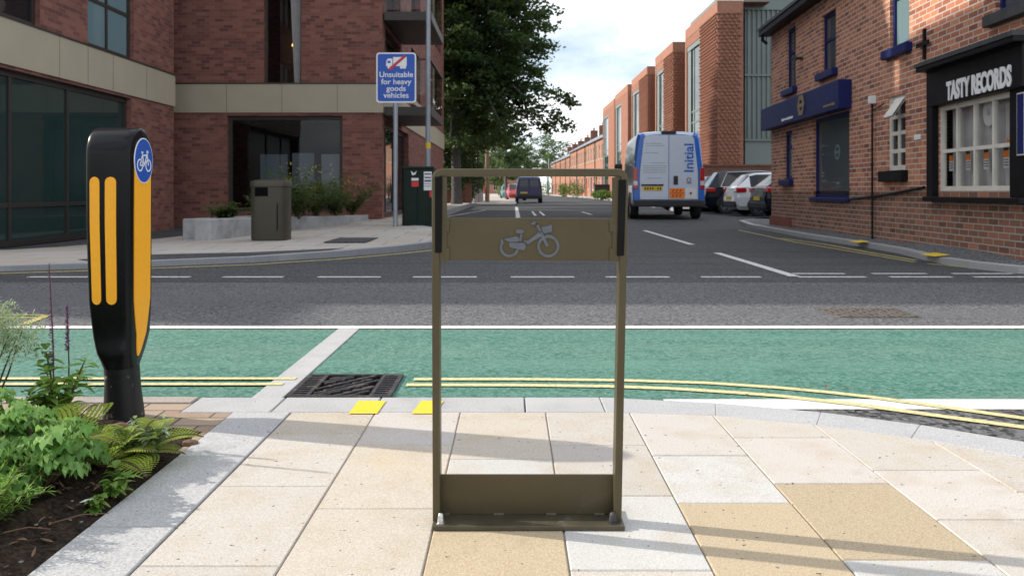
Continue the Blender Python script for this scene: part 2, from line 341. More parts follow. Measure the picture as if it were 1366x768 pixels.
class Basis:
    """facade frame: u along the wall, z up, d outward"""
    def __init__(s, O, U, N): s.O = Vector(O); s.U = Vector(U).normalized(); s.N = Vector(N).normalized()
    def __call__(s, u, z, d=0.): return s.O+s.U*u+s.N*d+Vector((0, 0, z))
    def box(s, mb, u0, u1, z0, z1, d0, d1, mi=0, tint=None):
        vs = [s(u, z, d) for z in (z0, z1) for u, d in ((u0, d0), (u1, d0), (u1, d1), (u0, d1))]
        fs = [(3, 2, 1, 0), (4, 5, 6, 7), (0, 1, 5, 4), (1, 2, 6, 5), (2, 3, 7, 6), (3, 0, 4, 7)]
        if s.U.cross(s.N).z < 0: fs = [f[::-1] for f in fs]
        return mb.add(vs, fs, mi, tint)
    def wall(s, mb, u0, u1, z0, z1, ops=(), depth=.12, mi=0, d=0.):
        us = sorted({u0, u1, *[x for o in ops for x in o[:2]]}); zs = sorted({z0, z1, *[x for o in ops for x in o[2:4]]})
        flip = s.U.cross(s.N).z > 0     # keep outward normals
        def q(a): mb.add(a[::-1] if flip else a, [(0, 1, 2, 3)], mi)
        for a, b in zip(us, us[1:]):
            for e, g in zip(zs, zs[1:]):
                cu, cz = (a+b)/2, (e+g)/2
                if cu < u0 or cu > u1 or cz < z0 or cz > z1 or any(o[0] < cu < o[1] and o[2] < cz < o[3] for o in ops): continue
                q([s(b, e, d), s(a, e, d), s(a, g, d), s(b, g, d)])
        for o in ops:
            a, b, e, g = o[:4]
            q([s(a, e, d), s(a, e, d-depth), s(a, g, d-depth), s(a, g, d)]); q([s(b, e, d-depth), s(b, e, d), s(b, g, d), s(b, g, d-depth)])
            q([s(b, g, d-depth), s(b, g, d), s(a, g, d), s(a, g, d-depth)][::1]); q([s(a, e, d-depth), s(a, e, d), s(b, e, d), s(b, e, d-depth)])
    def window(s, parent, u0, u1, z0, z1, depth=.08, frame='frame_dk', pane='glass_dk', mu=(), tz=(), fw=.06, name='window', back=None, label=None):
        fm = MB(); d0, d1 = -depth-.05, -depth
        s.box(fm, u0, u0+fw, z0, z1, d0, d1); s.box(fm, u1-fw, u1, z0, z1, d0, d1)
        s.box(fm, u0+fw, u1-fw, z0, z0+fw, d0, d1); s.box(fm, u0+fw, u1-fw, z1-fw, z1, d0, d1)
        for u in mu: s.box(fm, u-fw*.4, u+fw*.4, z0+fw, z1-fw, d0, d1-.004)
        for z in tz: s.box(fm, u0+fw, u1-fw, z-fw*.4, z+fw*.4, d0, d1-.008)
        w = fm.build(name, frame, parent)
        if label: w['label'] = label
        pn = MB(); s.box(pn, u0+fw*.5, u1-fw*.5, z0+fw*.5, z1-fw*.5, d0+.012, d0+.022); pn.build('pane', pane, w)
        if back:
            bk = MB(); s.box(bk, u0, u1, z0, z1, d0-back[0]-.02, d0-back[0]); bk.build(back[2], back[1], w)
        return w
_fonts = {}
def text(txt, T, size, name, mat, parent, bold=0., depth=.004, xs=1., align='CENTER'):
    """lettering as real mesh: T maps (x right, y up, out) in metres to the place"""
    cu = bpy.data.curves.new('lettering', 'FONT'); cu.body = txt; cu.size = size; cu.offset = bold*size; cu.extrude = depth/2
    cu.align_x = align; cu.align_y = 'CENTER'; cu.resolution_u = 4; cu.space_line = .9
    o = bpy.data.objects.new('lettering', cu); COL.objects.link(o)
    me = bpy.data.meshes.new_from_object(o.evaluated_get(bpy.context.evaluated_depsgraph_get()))
    mb = MB(); mb.add([T(v.co.x*xs, v.co.y, v.co.z) for v in me.vertices], [tuple(p.vertices) for p in me.polygons])
    bpy.data.objects.remove(o); bpy.data.meshes.remove(me)
    return mb.build(name, mat, parent)
def ring(T, cx, cy, r0, r1, d0, d1, n=24, a0=0, a1=360, mb=None, mi=0):
    mb = mb or MB(); full = a1-a0 >= 360
    rr = []
    for k in range(n+(0 if full else 1)):
        a = rad(a0+(a1-a0)*k/n); c, s_ = math.cos(a), math.sin(a)
        rr.append([T(cx+r*c, cy+r*s_, d) for r, d in ((r0, d0), (r0, d1), (r1, d1), (r1, d0))])
    if full: rr.append(rr[0])
    mb.loft(rr, mi, not full, False); return mb
def bar(mb, T, x0, y0, x1, y1, w, d0, d1, mi=0, w1=None):
    dx, dy = x1-x0, y1-y0; L = math.hypot(dx, dy); nx, ny = -dy/L*w/2, dx/L*w/2; k = (w1/w if w1 else 1)
    q = [(x0+nx, y0+ny), (x0-nx, y0-ny), (x1-nx*k, y1-ny*k), (x1+nx*k, y1+ny*k)]
    mb.add([T(x, y, d) for d in (d0, d1) for x, y in q], [(0, 1, 2, 3), (7, 6, 5, 4)]+[(i, 4+i, 4+(i+1) % 4, (i+1) % 4) for i in range(4)], mi)
def polyd(mb, T, pts, d0, d1, mi=0):
    n = len(pts); mb.add([T(x, y, d) for d in (d0, d1) for x, y in pts], [tuple(range(n)), tuple(range(n, 2*n))[::-1]]+[(i, n+i, n+(i+1) % n, (i+1) % n) for i in range(n)], mi)
def disc(mb, T, cx, cy, rx, ry, d0, d1, mi=0, n=28): polyd(mb, T, [(cx+rx*math.cos(2*math.pi*k/n), cy+ry*math.sin(2*math.pi*k/n)) for k in range(n)], d0, d1, mi)

# ------------------------------------------------------------------ SETTING: ground, road, lanes, markings
NX0, NX1 = -60, 60
mb = MB(); mb.sheet([(-400, -60), (400, -60), (400, 500), (-400, 500)], -.03); struct(mb.build('ground', 'asph_old'))
mb = MB(); mb.sheet([(NX0, -40), (NX1, -40), (NX1, 7.5), (NX0, 7.5)], 0); struct(mb.build('road', 'asph_old'))
mb = MB(); mb.sheet([(NX0, 7.5), (NX1, 7.5), (NX1, 320), (NX0, 320)], 0); struct(mb.build('side_street', 'asph_new'))
mb = MB(); mb.sheet([(NX0, 3.2), (.7, 3.2), (.9, 3.285), (NX1, 3.285), (NX1, 4.95), (NX0, 4.95)], .003); struct(mb.build('cycle_lane', 'green'))
mb = MB(); mb.sheet([(1.0, 1.0), (NX1, 1.0), (NX1, 3.13), (1.0, 3.13)], .003); struct(mb.build('dark_road_strip', 'asph_dark'))
# white edge lines
mb = MB(); mb.sheet([(NX0, 4.95), (NX1, 4.99), (NX1, 5.11), (NX0, 5.03)], .005)
mb.sheet([(.6, 3.13), (NX1, 3.13), (NX1, 3.282), (.6, 3.282)], .005)
struct(mb.build('road_marking', 'white'))
mb = MB()
def dash(x0, x1, y, w): mb.sheet([(x0, y-w/2), (x1, y-w/2), (x1, y+w/2), (x0, y+w/2)], .004)
Yd = 915/(369.8-255)
for a, b in ((38, 118), (172, 254), (297, 378), (424, 508), (551, 636), (681, 766), (808, 893), (935, 1015), (1065, 1155), (1187, 1270), (1299, 1380)):
    dash((a-CX)/F*Yd, (b-CX)/F*Yd, Yd, .09)
dash(-6.7, -6.1, Yd, .09); dash(-5.75, -5.15, Yd, .09)
Y2 = 915/(365.3-255)
for a, b in ((1057, 1127), (1163, 1236), (1270, 1351)): dash((a-CX)/F*Y2, (b-CX)/F*Y2, Y2, .08)
mb.sheet([(2.69, 8.02), (2.8, 8.02), (2.8, 11.1), (2.7, 11.1)], .0045)
for y0, y1 in ((12.8, 17.4), (20.6, 25), (29, 33)): mb.sheet([(2.74, y0), (2.84, y0), (2.84, y1), (2.74, y1)], .004)
mb.sheet([(-2.15, 26.6), (-2.1, 26.4), (-1.1, 36), (-1.2, 36)], .004)
mb.sheet([(.12, 25.5), (.26, 25.5), (.3, 43), (.16, 43)], .004)
for x in (.75, 1.05): mb.sheet([(x, 28), (x+.09, 28), (x+.12, 34), (x+.04, 34)], .004)
struct(mb.build('road_marking', 'white_worn'))
# double yellow lines of the near kerb
def pxline(pts, w, z, mb):
    g = [G(x, y) for x, y in pts]; a = []; b = []
    for i, p in enumerate(g):
        d = (g[min(i+1, len(g)-1)]-g[max(0, i-1)]).normalized(); n = Vector((-d.y, d.x, 0))*w/2
        a.append((p.x-n.x, p.y-n.y, z)); b.append((p.x+n.x, p.y+n.y, z))
    mb.strip(a, b)
mb = MB()
pxline([(552, 507.5), (700, 507.5), (830, 509), (944, 512.5), (1041, 519), (1105, 525), (1163, 531.6), (1260, 545), (1366, 560), (1600, 600)], .048, .0075, mb)
pxline([(542, 515), (700, 515.5), (810, 517), (895, 520), (975, 525), (1041, 530), (1139, 541), (1240, 555), (1366, 572), (1600, 612)], .05, .0075, mb)
pxline([(-1500, 507.5), (395, 507.5)], .042, .0105, mb); pxline([(-1500, 515), (378, 515)], .044, .0105, mb)
struct(mb.build('road_marking', 'yellow'))
mb = MB()
for yy in (420.5, 424): pxline([(-600, yy), (62, yy)], .045, .004, mb)
pxline([(30, 434), (62, 421)], .06, .0045, mb)
pxline([(0, 365), (130, 361), (340, 353), (450, 346), (530, 339), (577, 334)], .08, .004, mb); pxline([(-600, 385), (0, 365)], .08, .004, mb)
pxline([(1043, 318), (1100, 326), (1160, 337), (1222, 347.5)], .07, .004, mb); pxline([(985, 307), (1060, 323), (1150, 338), (1220, 350)], .06, .004, mb)
pxline([(1238, 352), (1290, 357), (1366, 364), (1500, 372)], .06, .004, mb)
struct(mb.build('road_marking', 'yellow_dull'))

# near pavement ------------------------------------------------------------
INNER = [(.35, 3.07), (.746, 3.02), (1.07, 2.9), (1.33, 2.75), (1.58, 2.549), (1.82, 2.25), (1.98, 1.9), (2.05, 1.5), (2.07, 1.0), (2.07, -2)]
def offs(pl, d):
    out = []
    for i, p in enumerate(pl):
        a, b = Vector(pl[max(0, i-1)]), Vector(pl[min(len(pl)-1, i+1)]); t = (b-a).normalized(); out.append((p[0]-t.y*d, p[1]+t.x*d))
    return out
OUTER = offs(INNER, .185); OUTER[0] = (.35, 3.29)
clipP = [(-.82, -2), (2.07, -2)]+INNER[::-1][1:]+[(-.82, 3.07)]
def clip(poly, cp):
    out = poly
    for i in range(len(cp)):
        a, b = cp[i], cp[(i+1) % len(cp)]; inp, out = out, []
        if not inp: break
        def side(p): return (b[0]-a[0])*(p[1]-a[1])-(b[1]-a[1])*(p[0]-a[0])
        for j in range(len(inp)):
            p, q = inp[j], inp[(j+1) % len(inp)]; sp, sq = side(p), side(q)
            if sp >= 0: out.append(p)
            if sp*sq < 0:
                t = sp/(sp-sq); out.append((p[0]+(q[0]-p[0])*t, p[1]+(q[1]-p[1])*t))
    return out
ZP = .01
mb = MB(); mb.prism([(-.82, -2), (2.1, -2)]+INNER[::-1][1:]+[(-.82, 3.07)], -.02, ZP-.005); struct(mb.build('pavement_bed', 'mortar'))
BE, WH, TA, GO, PI_ = (.51, .465, .41), (.52, .51, .485), (.5, .44, .36), (.47, .365, .22), (.52, .475, .435)
cols = [-.82, -.507, -.192, .125, .435, .735, 1.06, 1.38, 1.7, 2.1]
rows = [([3.07, 2.8, 2.30, 1.81, 1.3, .8, .2, -.5, -1.2, -2], [TA, BE, BE, BE, TA, WH, BE, GO, BE]),
        ([3.07, 2.675, 2.138, 1.6, 1.1, .5, 0, -.7, -1.3, -2], [PI_, TA, TA, BE, WH, BE, GO, BE, BE]),
        ([3.07, 2.53, 2.056, 1.5, 1.0, .4, -.2, -.8, -1.4, -2], [TA, WH, GO, BE, BE, TA, WH, BE, BE]),
        ([3.07, 2.67, 2.226, 1.79, 1.3, .7, .1, -.5, -1.2, -2], [BE, BE, WH, BE, GO, BE, TA, BE, WH]),
        ([3.07, 2.566, 2.176, 1.7, 1.2, .6, 0, -.6, -1.3, -2], [PI_, WH, GO, TA, BE, BE, WH, GO, BE]),
        ([3.07, 2.75, 2.32, 1.84, 1.3, .8, .1, -.5, -1.2, -2], [BE, PI_, (.425, .33, .2), WH, TA, BE, BE, WH, GO]),
        ([3.07, 2.43, 2.065, 1.6, 1.1, .5, 0, -.7, -1.3, -2], [BE, PI_, BE, TA, GO, WH, BE, BE, BE]),
        ([2.9, 2.26, 1.8, 1.3, .8, .2, -.4, -1, -1.5, -2], [BE, TA, WH, BE, BE, GO, BE, TA, BE]),
        ([2.6, 2.0, 1.5, 1.0, .5, -.1, -.6, -1.2, -1.6, -2], [TA, BE, BE, WH, BE, BE, TA, BE, BE])]
mb = MB(); g = .002
for ci, (ys, cs) in enumerate(rows):
    for k in range(len(ys)-1):
        j = R.uniform(.94, 1.06)
        q = clip([(cols[ci]+g, ys[k+1]+g), (cols[ci+1]-g, ys[k+1]+g), (cols[ci+1]-g, ys[k]-g), (cols[ci]+g, ys[k]-g)], clipP)
        if len(q) > 2: mb.prism(q, -.01, ZP+R.uniform(-.0008, .0008), 0, tuple(c*j for c in cs[k]))
struct(mb.build('pavement', 'slab', bevel=.0025, seg=1))
# granite kerb + edging
def gt(): k = R.uniform(.4, .47); return (k, k, k*1.01)
mb = MB()
xs = [-1.03, -.9, -.52, -.29, .05, .42, .62]
for a, b in zip(xs[1:], xs[2:]):
    if b <= .36: mb.box(a+.003, b-.003, 3.072, 3.29, -.05, ZP, 0, gt())
for i in range(len(INNER)-1):
    n = 3; 
    q = [INNER[i], INNER[i+1], OUTER[i+1], OUTER[i]]
    mb.prism(q, -.05, ZP+.001, 0, (.43, .43, .44))
mb.box(.053, .347, 3.072, 3.29, -.05, ZP, 0, gt())
x = -1.24
while x > -14: mb.box(x-.74, x-.005, 3.2, 3.285, -.05, ZP+.004, 0, (.36, .3, .25)); x -= .745
mb.box(-1.235, -.903, 3.072, 3.288, -.05, ZP, 0, gt())
struct(mb.build('kerb', 'granite', bevel=.003, seg=1))
mb = MB(); ys = [3.068, 2.55, 2.02, 1.5, .9, .3, -.4, -1.2, -2]
for a, b in zip(ys, ys[1:]): mb.box(-1.035, -.823, b+.003, a-.003, -.05, ZP+.002, 0, gt())
struct(mb.build('edging_kerb', 'granite', bevel=.003, seg=1))
mb = MB()
for a, b in ((465, 515), (549, 592)):
    p0, p1, p2, p3 = G(a, 551.5, .012), G(b-12, 551.5, .012), G(b, 534.5, .012), G(a+13, 534.5, .012)
    mb.sheet([(p.x, p.y) for p in (p0, p1, p2, p3)], ZP+.003)
struct(mb.build('kerb_marking', 'yellow_bright'))
mb = MB(); mb.box(-1.04, -.915, 3.292, 4.945, -.02, .008)
struct(mb.build('drain_channel', 'channel', bevel=.003))
mb = MB(); mb.prism([(-14, 2.78), (-1.04, 2.6), (-1.04, 3.066), (-1.24, 3.068), (-1.24, 3.195), (-14, 3.195)], -.05, ZP-.002); struct(mb.build('block_paving', 'blocks'))
# soil bed with lumpy surface
from mathutils import noise as mnoise
mb = MB(); nx, ny = 70, 60; x0, x1, y0, y1 = -5.5, -1.037, -1., 2.82
def soilz(x, y):
    h = .022+.03*mnoise.noise(Vector((x*3, y*3, 0)))+.018*mnoise.noise(Vector((x*14, y*14, 2)))+.05*max(0, min(1, (-1.2-x)/.6))
    e = min(1, max(0, (-1.037-x)/.12)); return .004+(h+.006)*e
vs = []
for j in range(ny+1):
    for i in range(nx+1):
        fx = (i/nx)**.5; x = x0+(x1-x0)*fx; y = y0+(y1-y0)*j/ny
        y = min(y, 2.78-.018*(x+14)+.0 if False else y); vs.append((x, y, soilz(x, y)))
mb.add(vs, [(j*(nx+1)+i, j*(nx+1)+i+1, (j+1)*(nx+1)+i+1, (j+1)*(nx+1)+i) for j in range(ny) for i in range(nx)], smooth=True)
struct(mb.build('soil_bed', 'soil'))

# left (far) pavement with kerb --------------------------------------------
KL = [(-30, 6.6), (-14, 7.35), (-5.3, 8.55), (-4.46, 8.88), (-3.0, 9.63), (-2.2, 10.4), (-1.55, 11.2), (-1.15, 11.96), (-.95, 12.8), (-1.0, 14), (-1.3, 15.3), (-1.8, 16.4), (-2.15, 17.6), (-2.2, 20), (-2.2, 30), (-2.2, 44.5), (-1.6, 45.6), (.2, 46), (.35, 60), (.35, 320)]
def lz(x, y):
    t = max(0., min(1., (y-9)/10)); z = .058+(.012+.064*t)*(max(x, -8)+5)
    return max(-.12, min(z, .058+.13*t)) if y < 45 else .1
def lk(x, y): return lz(x, y)
mb = MB()
kin = offs(KL, .15)
a = [(x, y, lk(x, y)) for x, y in KL]; b = [(x, y, lk(x, y)+.002) for x, y in kin]; c_ = [(x, y, -.03) for x, y in KL]
mb.strip(c_, a, 0, (.22, .23, .25)); mb.strip(a, b, 0, (.3, .31, .33)); struct(mb.build('far_kerb', 'granite'))  # kerb face tinted darker than its top: shade put into the colour
mb = MB()
prev = None
left = -34
rowsP = []
for (x, y), k in zip(kin, KL):
    r = [(x+(left-x)*s, 0, 0) for s in (0, .06, .12, .2, .3, .45, .7, 1)]
rings = []
for (x, y) in kin:
    rr = []
    for s_ in range(15):
        t = s_/14; xx = x+(left-x)*t**1.6; yy = y+(max(y, 14)-y+ (8 if y < 19 else 2))*min(1, t*1.3)
        rr.append((xx, yy, (lk(x, y)+.002)*(1-min(1, t*5))+lz(xx, yy)*min(1, t*5)))
    rings.append(rr)
mb.loft(rings, 0, False, False, closed=False); struct(mb.build('far_pavement', 'pave_far'))
mb = MB()
q = [(100, 346.5), (330, 343.5), (420, 341), (470, 338.5), (440, 343), (330, 352), (200, 356.5), (115, 352)]
mb.add([(lambda p: (p.x, p.y, lz(p.x, p.y)+.006))(G(x, y, .06)) for x, y in [(103, 346.5), (205, 341), (330, 338.5), (460, 333.5), (440, 336), (330, 342.5), (200, 347), (120, 348.5)]], [tuple(range(8))])
struct(mb.build('tarmac_patch', 'asph_new'))

# right pavement -------------------------------------------------------------
KR = [(60, 7.0), (14, 7.7), (5.6, 8.15), (5.1, 8.32), (4.92, 8.9), (4.9, 9.43), (4.98, 10.05), (5.15, 11), (5.2, 11.9), (5.2, 14.8), (5.45, 19), (5.9, 21.5), (6.6, 22.6), (8.5, 23)]
def rz(x, y): return max(.08, min(.22, .1+(18.7-y)*.0115+.0*(x)))
mb = MB(); ki = offs(KR, -.13)
a = [(x, y, .07) for x, y in KR]; b = [(x, y, .074) for x, y in ki]; c_ = [(x, y, -.03) for x, y in KR]
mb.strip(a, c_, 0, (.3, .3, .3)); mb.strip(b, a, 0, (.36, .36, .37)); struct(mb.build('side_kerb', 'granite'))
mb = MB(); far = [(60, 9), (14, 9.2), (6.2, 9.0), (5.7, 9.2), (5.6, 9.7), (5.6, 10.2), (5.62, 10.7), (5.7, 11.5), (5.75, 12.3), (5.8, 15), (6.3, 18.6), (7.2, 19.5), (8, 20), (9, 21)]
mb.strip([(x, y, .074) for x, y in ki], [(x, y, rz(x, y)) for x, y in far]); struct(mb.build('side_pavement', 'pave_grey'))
mb = MB()
for x, y in ((1140, 322.5), (1238, 340)):
    p = G(x, y, .078); mb.add([(p.x+a, p.y+b_, .079+max(0, a)*.16) for a, b_ in ((-.05, -.25), (.13, -.25), (.13, .1), (-.05, .1))], [(0, 1, 2, 3)])
struct(mb.build('kerb_marking', 'yellow_bright'))
# far right pavement
KF = [(6.7, 34), (7.6, 48), (8.6, 68), (8.9, 100), (7.0, 170), (4, 320)]
mb = MB(); a = [(x, y, .1) for x, y in KF]; c_ = [(x, y, -.03) for x, y in KF]; b = [(x+.2, y, .102) for x, y in KF]
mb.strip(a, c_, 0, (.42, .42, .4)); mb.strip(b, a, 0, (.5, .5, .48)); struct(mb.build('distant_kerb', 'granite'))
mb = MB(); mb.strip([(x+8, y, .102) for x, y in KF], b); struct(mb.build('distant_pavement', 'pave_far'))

# ------------------------------------------------------------------ BICYCLE STAND
SY = 2.05
st = thing('bicycle_stand', 'bronze metal cycle stand with bicycle emblem in the foreground', 'bicycle stand', (.04, SY, ZP))
def sx(px): return (px-CX)/F*SY
def sz(py): return H-(py-HY)/F*SY
D0, D1 = SY-.025, SY+.025
def frame_path():
    xl0, xl1, xr0, xr1 = sx(578.3), sx(577), sx(827.5), sx(836.5); zt = sz(225.5); r = .026
    L = [(xl0, ZP+.012), (xl1, zt-r)]
    for k in range(1, 7): a = rad(180-15*k); L.append((xl1+r+r*math.cos(a), zt-r+r*math.sin(a)))
    L.append((xr1-r, zt))
    for k in range(1, 7): a = rad(90-15*k); L.append((xr1-r+r*math.cos(a), zt-r+r*math.sin(a)))
    L.append((xr0, ZP+.012)); return L
outp = frame_path(); inn = offs(outp, -.0185); inn[0] = (inn[0][0], ZP+.012); inn[-1] = (inn[-1][0], ZP+.012)
mb = MB()
mb.loft([[(o[0], D0, o[1]), (i[0], D0, i[1]), (i[0], D1, i[1]), (o[0], D1, o[1])] for o, i in zip(outp, inn)], 0, True, False)
mb.build('frame', 'bronze', st, bevel=.003)
# side plates that carry the rubber strips, weld tabs
for sgn, pts, tab in ((-1, [(585.6, 236), (597, 236), (597, 348), (585.6, 348)], 597), (1, [(815.5, 237), (827.5, 237), (826.6, 348), (815.5, 348)], 813)):
    mb = MB(); polyd(mb, lambda x, y, d: Vector((sx(x), SY+d, sz(y))), pts, -.021, -.013); mb.build('side_plate', 'bronze', st, bevel=.001)
    mb = MB(); a, b = (581.5, 591) if sgn < 0 else (824, 833)
    polyd(mb, lambda x, y, d: Vector((sx(x), SY+d, sz(y))), [(a, 236), (b, 236), (b-1, 336), (a, 336)] if sgn < 0 else [(a, 240), (b+.5, 240), (b-2.5, 340), (a-2.5, 340)], -.0285, -.0205)
    mb.build('grip_strip', 'blackrub', st, bevel=.001)
mb = MB(); polyd(mb, lambda x, y, d: Vector((sx(x), SY+d, sz(y))), [(596.2, 290), (816.3, 291), (816.3, 347.5), (596.2, 346.5)], -.0165, -.0105)
for px in (597.5, 814.5):
    for py in (300, 339): polyd(mb, lambda x, y, d: Vector((sx(x), SY+d, sz(y))), [(px-3, py-9), (px+3, py-9), (px+3, py+9), (px-3, py+9)], -.0215, -.012)
pan = mb.build('panel', 'bronze', st, bevel=.0012)
# emblem: step-through hire bicycle, from the 1207-px enlargement (10.97 px per photo px)
def TE(x, y, d): return Vector((sx(650+x/10.97), SY-.0165-d, sz(285+y/10.97)))
mb = MB()
ring(TE, 888, 470, 122, 160, -.0005, .0035, 32, mb=mb); ring(TE, 315, 490, 98, 135, -.0005, .0035, 26, 25-180, 170, mb=mb) if False else ring(TE, 325, 485, 105, 142, -.0005, .0035, 26, 15, 222, mb=mb)
e0, e1 = 0, .004
bar(mb, TE, 875, 470, 780, 265, 40, e0, e1); bar(mb, TE, 785, 280, 600, 410, 62, e0, e1, w1=46)
polyd(mb, TE, [(790, 275), (700, 320), (600, 385), (520, 385), (590, 440), (680, 385), (790, 325)], e0, e1+.0005)
bar(mb, TE, 775, 250, 715, 145, 34, e0, e1); bar(mb, TE, 730, 150, 640, 140, 26, e0, e1); bar(mb, TE, 670, 115, 725, 140, 22, e0, e1)
polyd(mb, TE, [(790, 195), (940, 155), (940, 255), (835, 285), (805, 250)], e0, e1)
polyd(mb, TE, [(315, 430), (330, 415), (540, 420), (565, 470), (545, 520), (520, 525), (330, 485)], e0, e1)
polyd(mb, TE, [(240, 365), (420, 325), (460, 345), (480, 400), (330, 410)], e0, e1)
bar(mb, TE, 480, 400, 500, 290, 30, e0, e1); polyd(mb, TE, [(415, 240), (450, 222), (520, 235), (545, 255), (500, 285), (430, 280)], e0, e1)
disc(mb, TE, 212, 388, 18, 18, e0, e1); bar(mb, TE, 852, 315, 940, 325, 26, e0, e1+.001)
mb.build('bicycle_emblem', 'chrome', pan)
mb = MB(); mb.box(sx(586), sx(820), SY+.018, SY+.024, ZP+.012, sz(636)); mb.build('kick_plate', 'bronze', st, bevel=.001)
mb = MB(); mb.box(sx(577.2)+.004, sx(826.5)+.006, 1.995, 2.125, ZP+.0005, ZP+.012)
mb.build('base_plate', 'bronze2', st, bevel=.002)
for px in (592, 665, 735, 800): mb = MB(); mb.loft([[((px-CX)/F*SY+a, SY+.0175-.004*math.cos(t), ZP+.0125+.005*abs(math.sin(t))) for t in (0, .8, 1.57, 2.3, 3.14)] for a in (-.012, -.004, .004, .014)], closed=False, cap=False); mb.build('weld_bead', 'bronze2', st)
for px, py, r in ((588, 697, .0075), (817.5, 696, .0085)):
    p = G(px, py, ZP+.012); mb = MB(); z = ZP+.012
    mb.cyl((p.x, p.y+.0, z), (p.x, p.y, z+.002), r*1.7, r*1.7, 16)
    pr = [(r*1.15, .002), (r*1.15, .009), (r, .012), (r, .017), (r*.8, .022), (r*.35, .0245)]
    mb.loft([[(p.x+q*math.cos(t), p.y+q*math.sin(t), z+h) for t in [2*math.pi*k/12 for k in range(12)]] for q, h in pr])
    mb.build('anchor_bolt', 'steel' if px < 700 else 'iron', st)

# ------------------------------------------------------------------ CYCLE-LANE BOLLARD
BX, BY = (160-CX)/F*3.02, 3.02
bl = thing('lane_bollard', 'black rounded bollard with amber reflectors and a blue bicycle disc', 'bollard', (BX, BY, ZP))
def bz(py): return H-(py-HY)/F*2.95
# side silhouette: height, x half width, y half depth, x centre offset
prof = [(0., .063, .078, .033), (.02, .062, .076, .033), (.08, .056, .07, .031), (.14, .0525, .067, .029), (.19, .052, .067, .026), (.215, .055, .073, .022), (.245, .061, .083, .016), (.3, .068, .093, .009), (.42, .076, .098, .004), (.7, .081, .1, 0), (.88, .082, .1, 0)]
zt = bz(169)-ZP; ra = .1
def bprof(z):
    for a, b in zip(prof, prof[1:]):
        if a[0] <= z <= b[0]: t = (z-a[0])/(b[0]-a[0]); return [a[i]+(b[i]-a[i])*t for i in (1, 2, 3)]
    return list(prof[-1][1:])
def cyo(z): return -.04*max(0., min(1., (.3-z)/.11))
def se(z, hx, hy, cx_, n=40, e=7.):
    o = []
    for k in range(n):
        t = 2*math.pi*k/n; c, s_ = math.cos(t), math.sin(t)
        o.append((BX+cx_+hx*math.copysign(abs(c)**(2/e), c), BY+cyo(z)+hy*math.copysign(abs(s_)**(2/e), s_), ZP+z))
    return o
zs = [p[0] for p in prof if p[0] < zt-ra]+[zt-ra]
def flare(z): return 1.
mb = MB(); rings = []
for z in [x for x in zs if x >= .19]+[.3, .36, .4, .5, .6, .75]: pass
allz = sorted({z for z in zs if z >= .19} | {.2, .23, .27, .36, .52, .6, .78})
allz = [z for z in allz if z <= zt-ra]
rings = [se(z, *bprof(z), e=2.6+6.4*max(0, min(1, (z-.19)/.12))) for z in allz]
for k in range(1, 13):
    a = rad(90*k/12.15); z = zt-ra+ra*math.sin(a); hx, hy, cx_ = bprof(zt-ra)
    rings.append(se(z, hx*(1-.06*(k/12)**4), max(.004, hy*math.cos(a)), cx_, e=9-6*(k/12)**3))
mb.loft(rings); mb.build('body', 'bolblack', bl)
mb = MB(); mb.loft([se(z, *bprof(z), e=2.6) for z in (0, .01, .03, .08, .11, .14, .17, .1895)]); mb.build('base', 'bolbase', bl)
def bface(z, t):      # +X face: t in -1..1 across depth
    hx, hy, cx_ = bprof(z); return Vector((BX+cx_+hx+.0012, BY+cyo(z)+hy*t, ZP+z))
def bside(z, t):      # -Y face
    hx, hy, cx_ = bprof(z); return Vector((BX+cx_+hx*t, BY+cyo(z)-hy-.0012, ZP+z))
def surf_strip(fn, zs_, wf, name, mat, parent, out):
    mb = MB(); m = 6; rr = []
    for z in zs_:
        a, b = wf(z); rr.append([fn(z, a+(b-a)*i/m)+out for i in range(m+1)])
    mb.loft(rr, 0, False, True, closed=False); n = len(rr)
    mb.strip([r[0] for r in rr], [r[0]-out*2 for r in rr]); mb.strip([r[-1] for r in rr], [r[-1]-out*2 for r in rr])
    return mb.build(name, mat, parent)
z0, z1 = bz(478)-ZP, bz(214)-ZP
def wpan(z):
    k = 1 if z > z0+.2 else math.sqrt(max(0.0, (z-z0)/.2)); return -.66*k, .66*k
surf_strip(bface, [z0+(z1-z0)*(i/24)**1.6 for i in range(25)], wpan, 'reflective_panel', 'amber', bl, Vector((.0015, 0, 0)))
for a, b in ((-.72, -.3), (-.06, .42)):
    za, zb = bz(405)-ZP, bz(236)-ZP; w = .03
    def ws(z, a=a, b=b):
        k = 1.
        if z < za+.02: k = math.sqrt(max(0, 1-((za+.02-z)/.02)**2))
        if z > zb-.02: k = math.sqrt(max(0, 1-((z-zb+.02)/.02)**2))
        c = (a+b)/2; return c+(a-c)*k, c+(b-c)*k
    zz = [za, za+.003, za+.008, za+.014, za+.02]+[za+.02+(zb-za-.04)*i/10 for i in range(1, 10)]+[zb-.02, zb-.014, zb-.008, zb-.003, zb]
    surf_strip(bside, zz, ws, 'reflective_strip', 'amber', bl, Vector((0, -.0012, 0)))
zc = bz(213.5)-ZP; hxf = BX+bprof(zc)[2]+bprof(zc)[0]
def TD(x, y, d): return Vector((hxf+.002+d, BY+x, ZP+zc+y))
mb = MB(); disc(mb, TD, 0, 0, .075, .083, .001, .0035, 1); disc(mb, TD, 0, 0, .071, .079, .0035, .0045, 0)
dk = mb.build('sign_disc', ['signblue', 'signwhite'], bl)
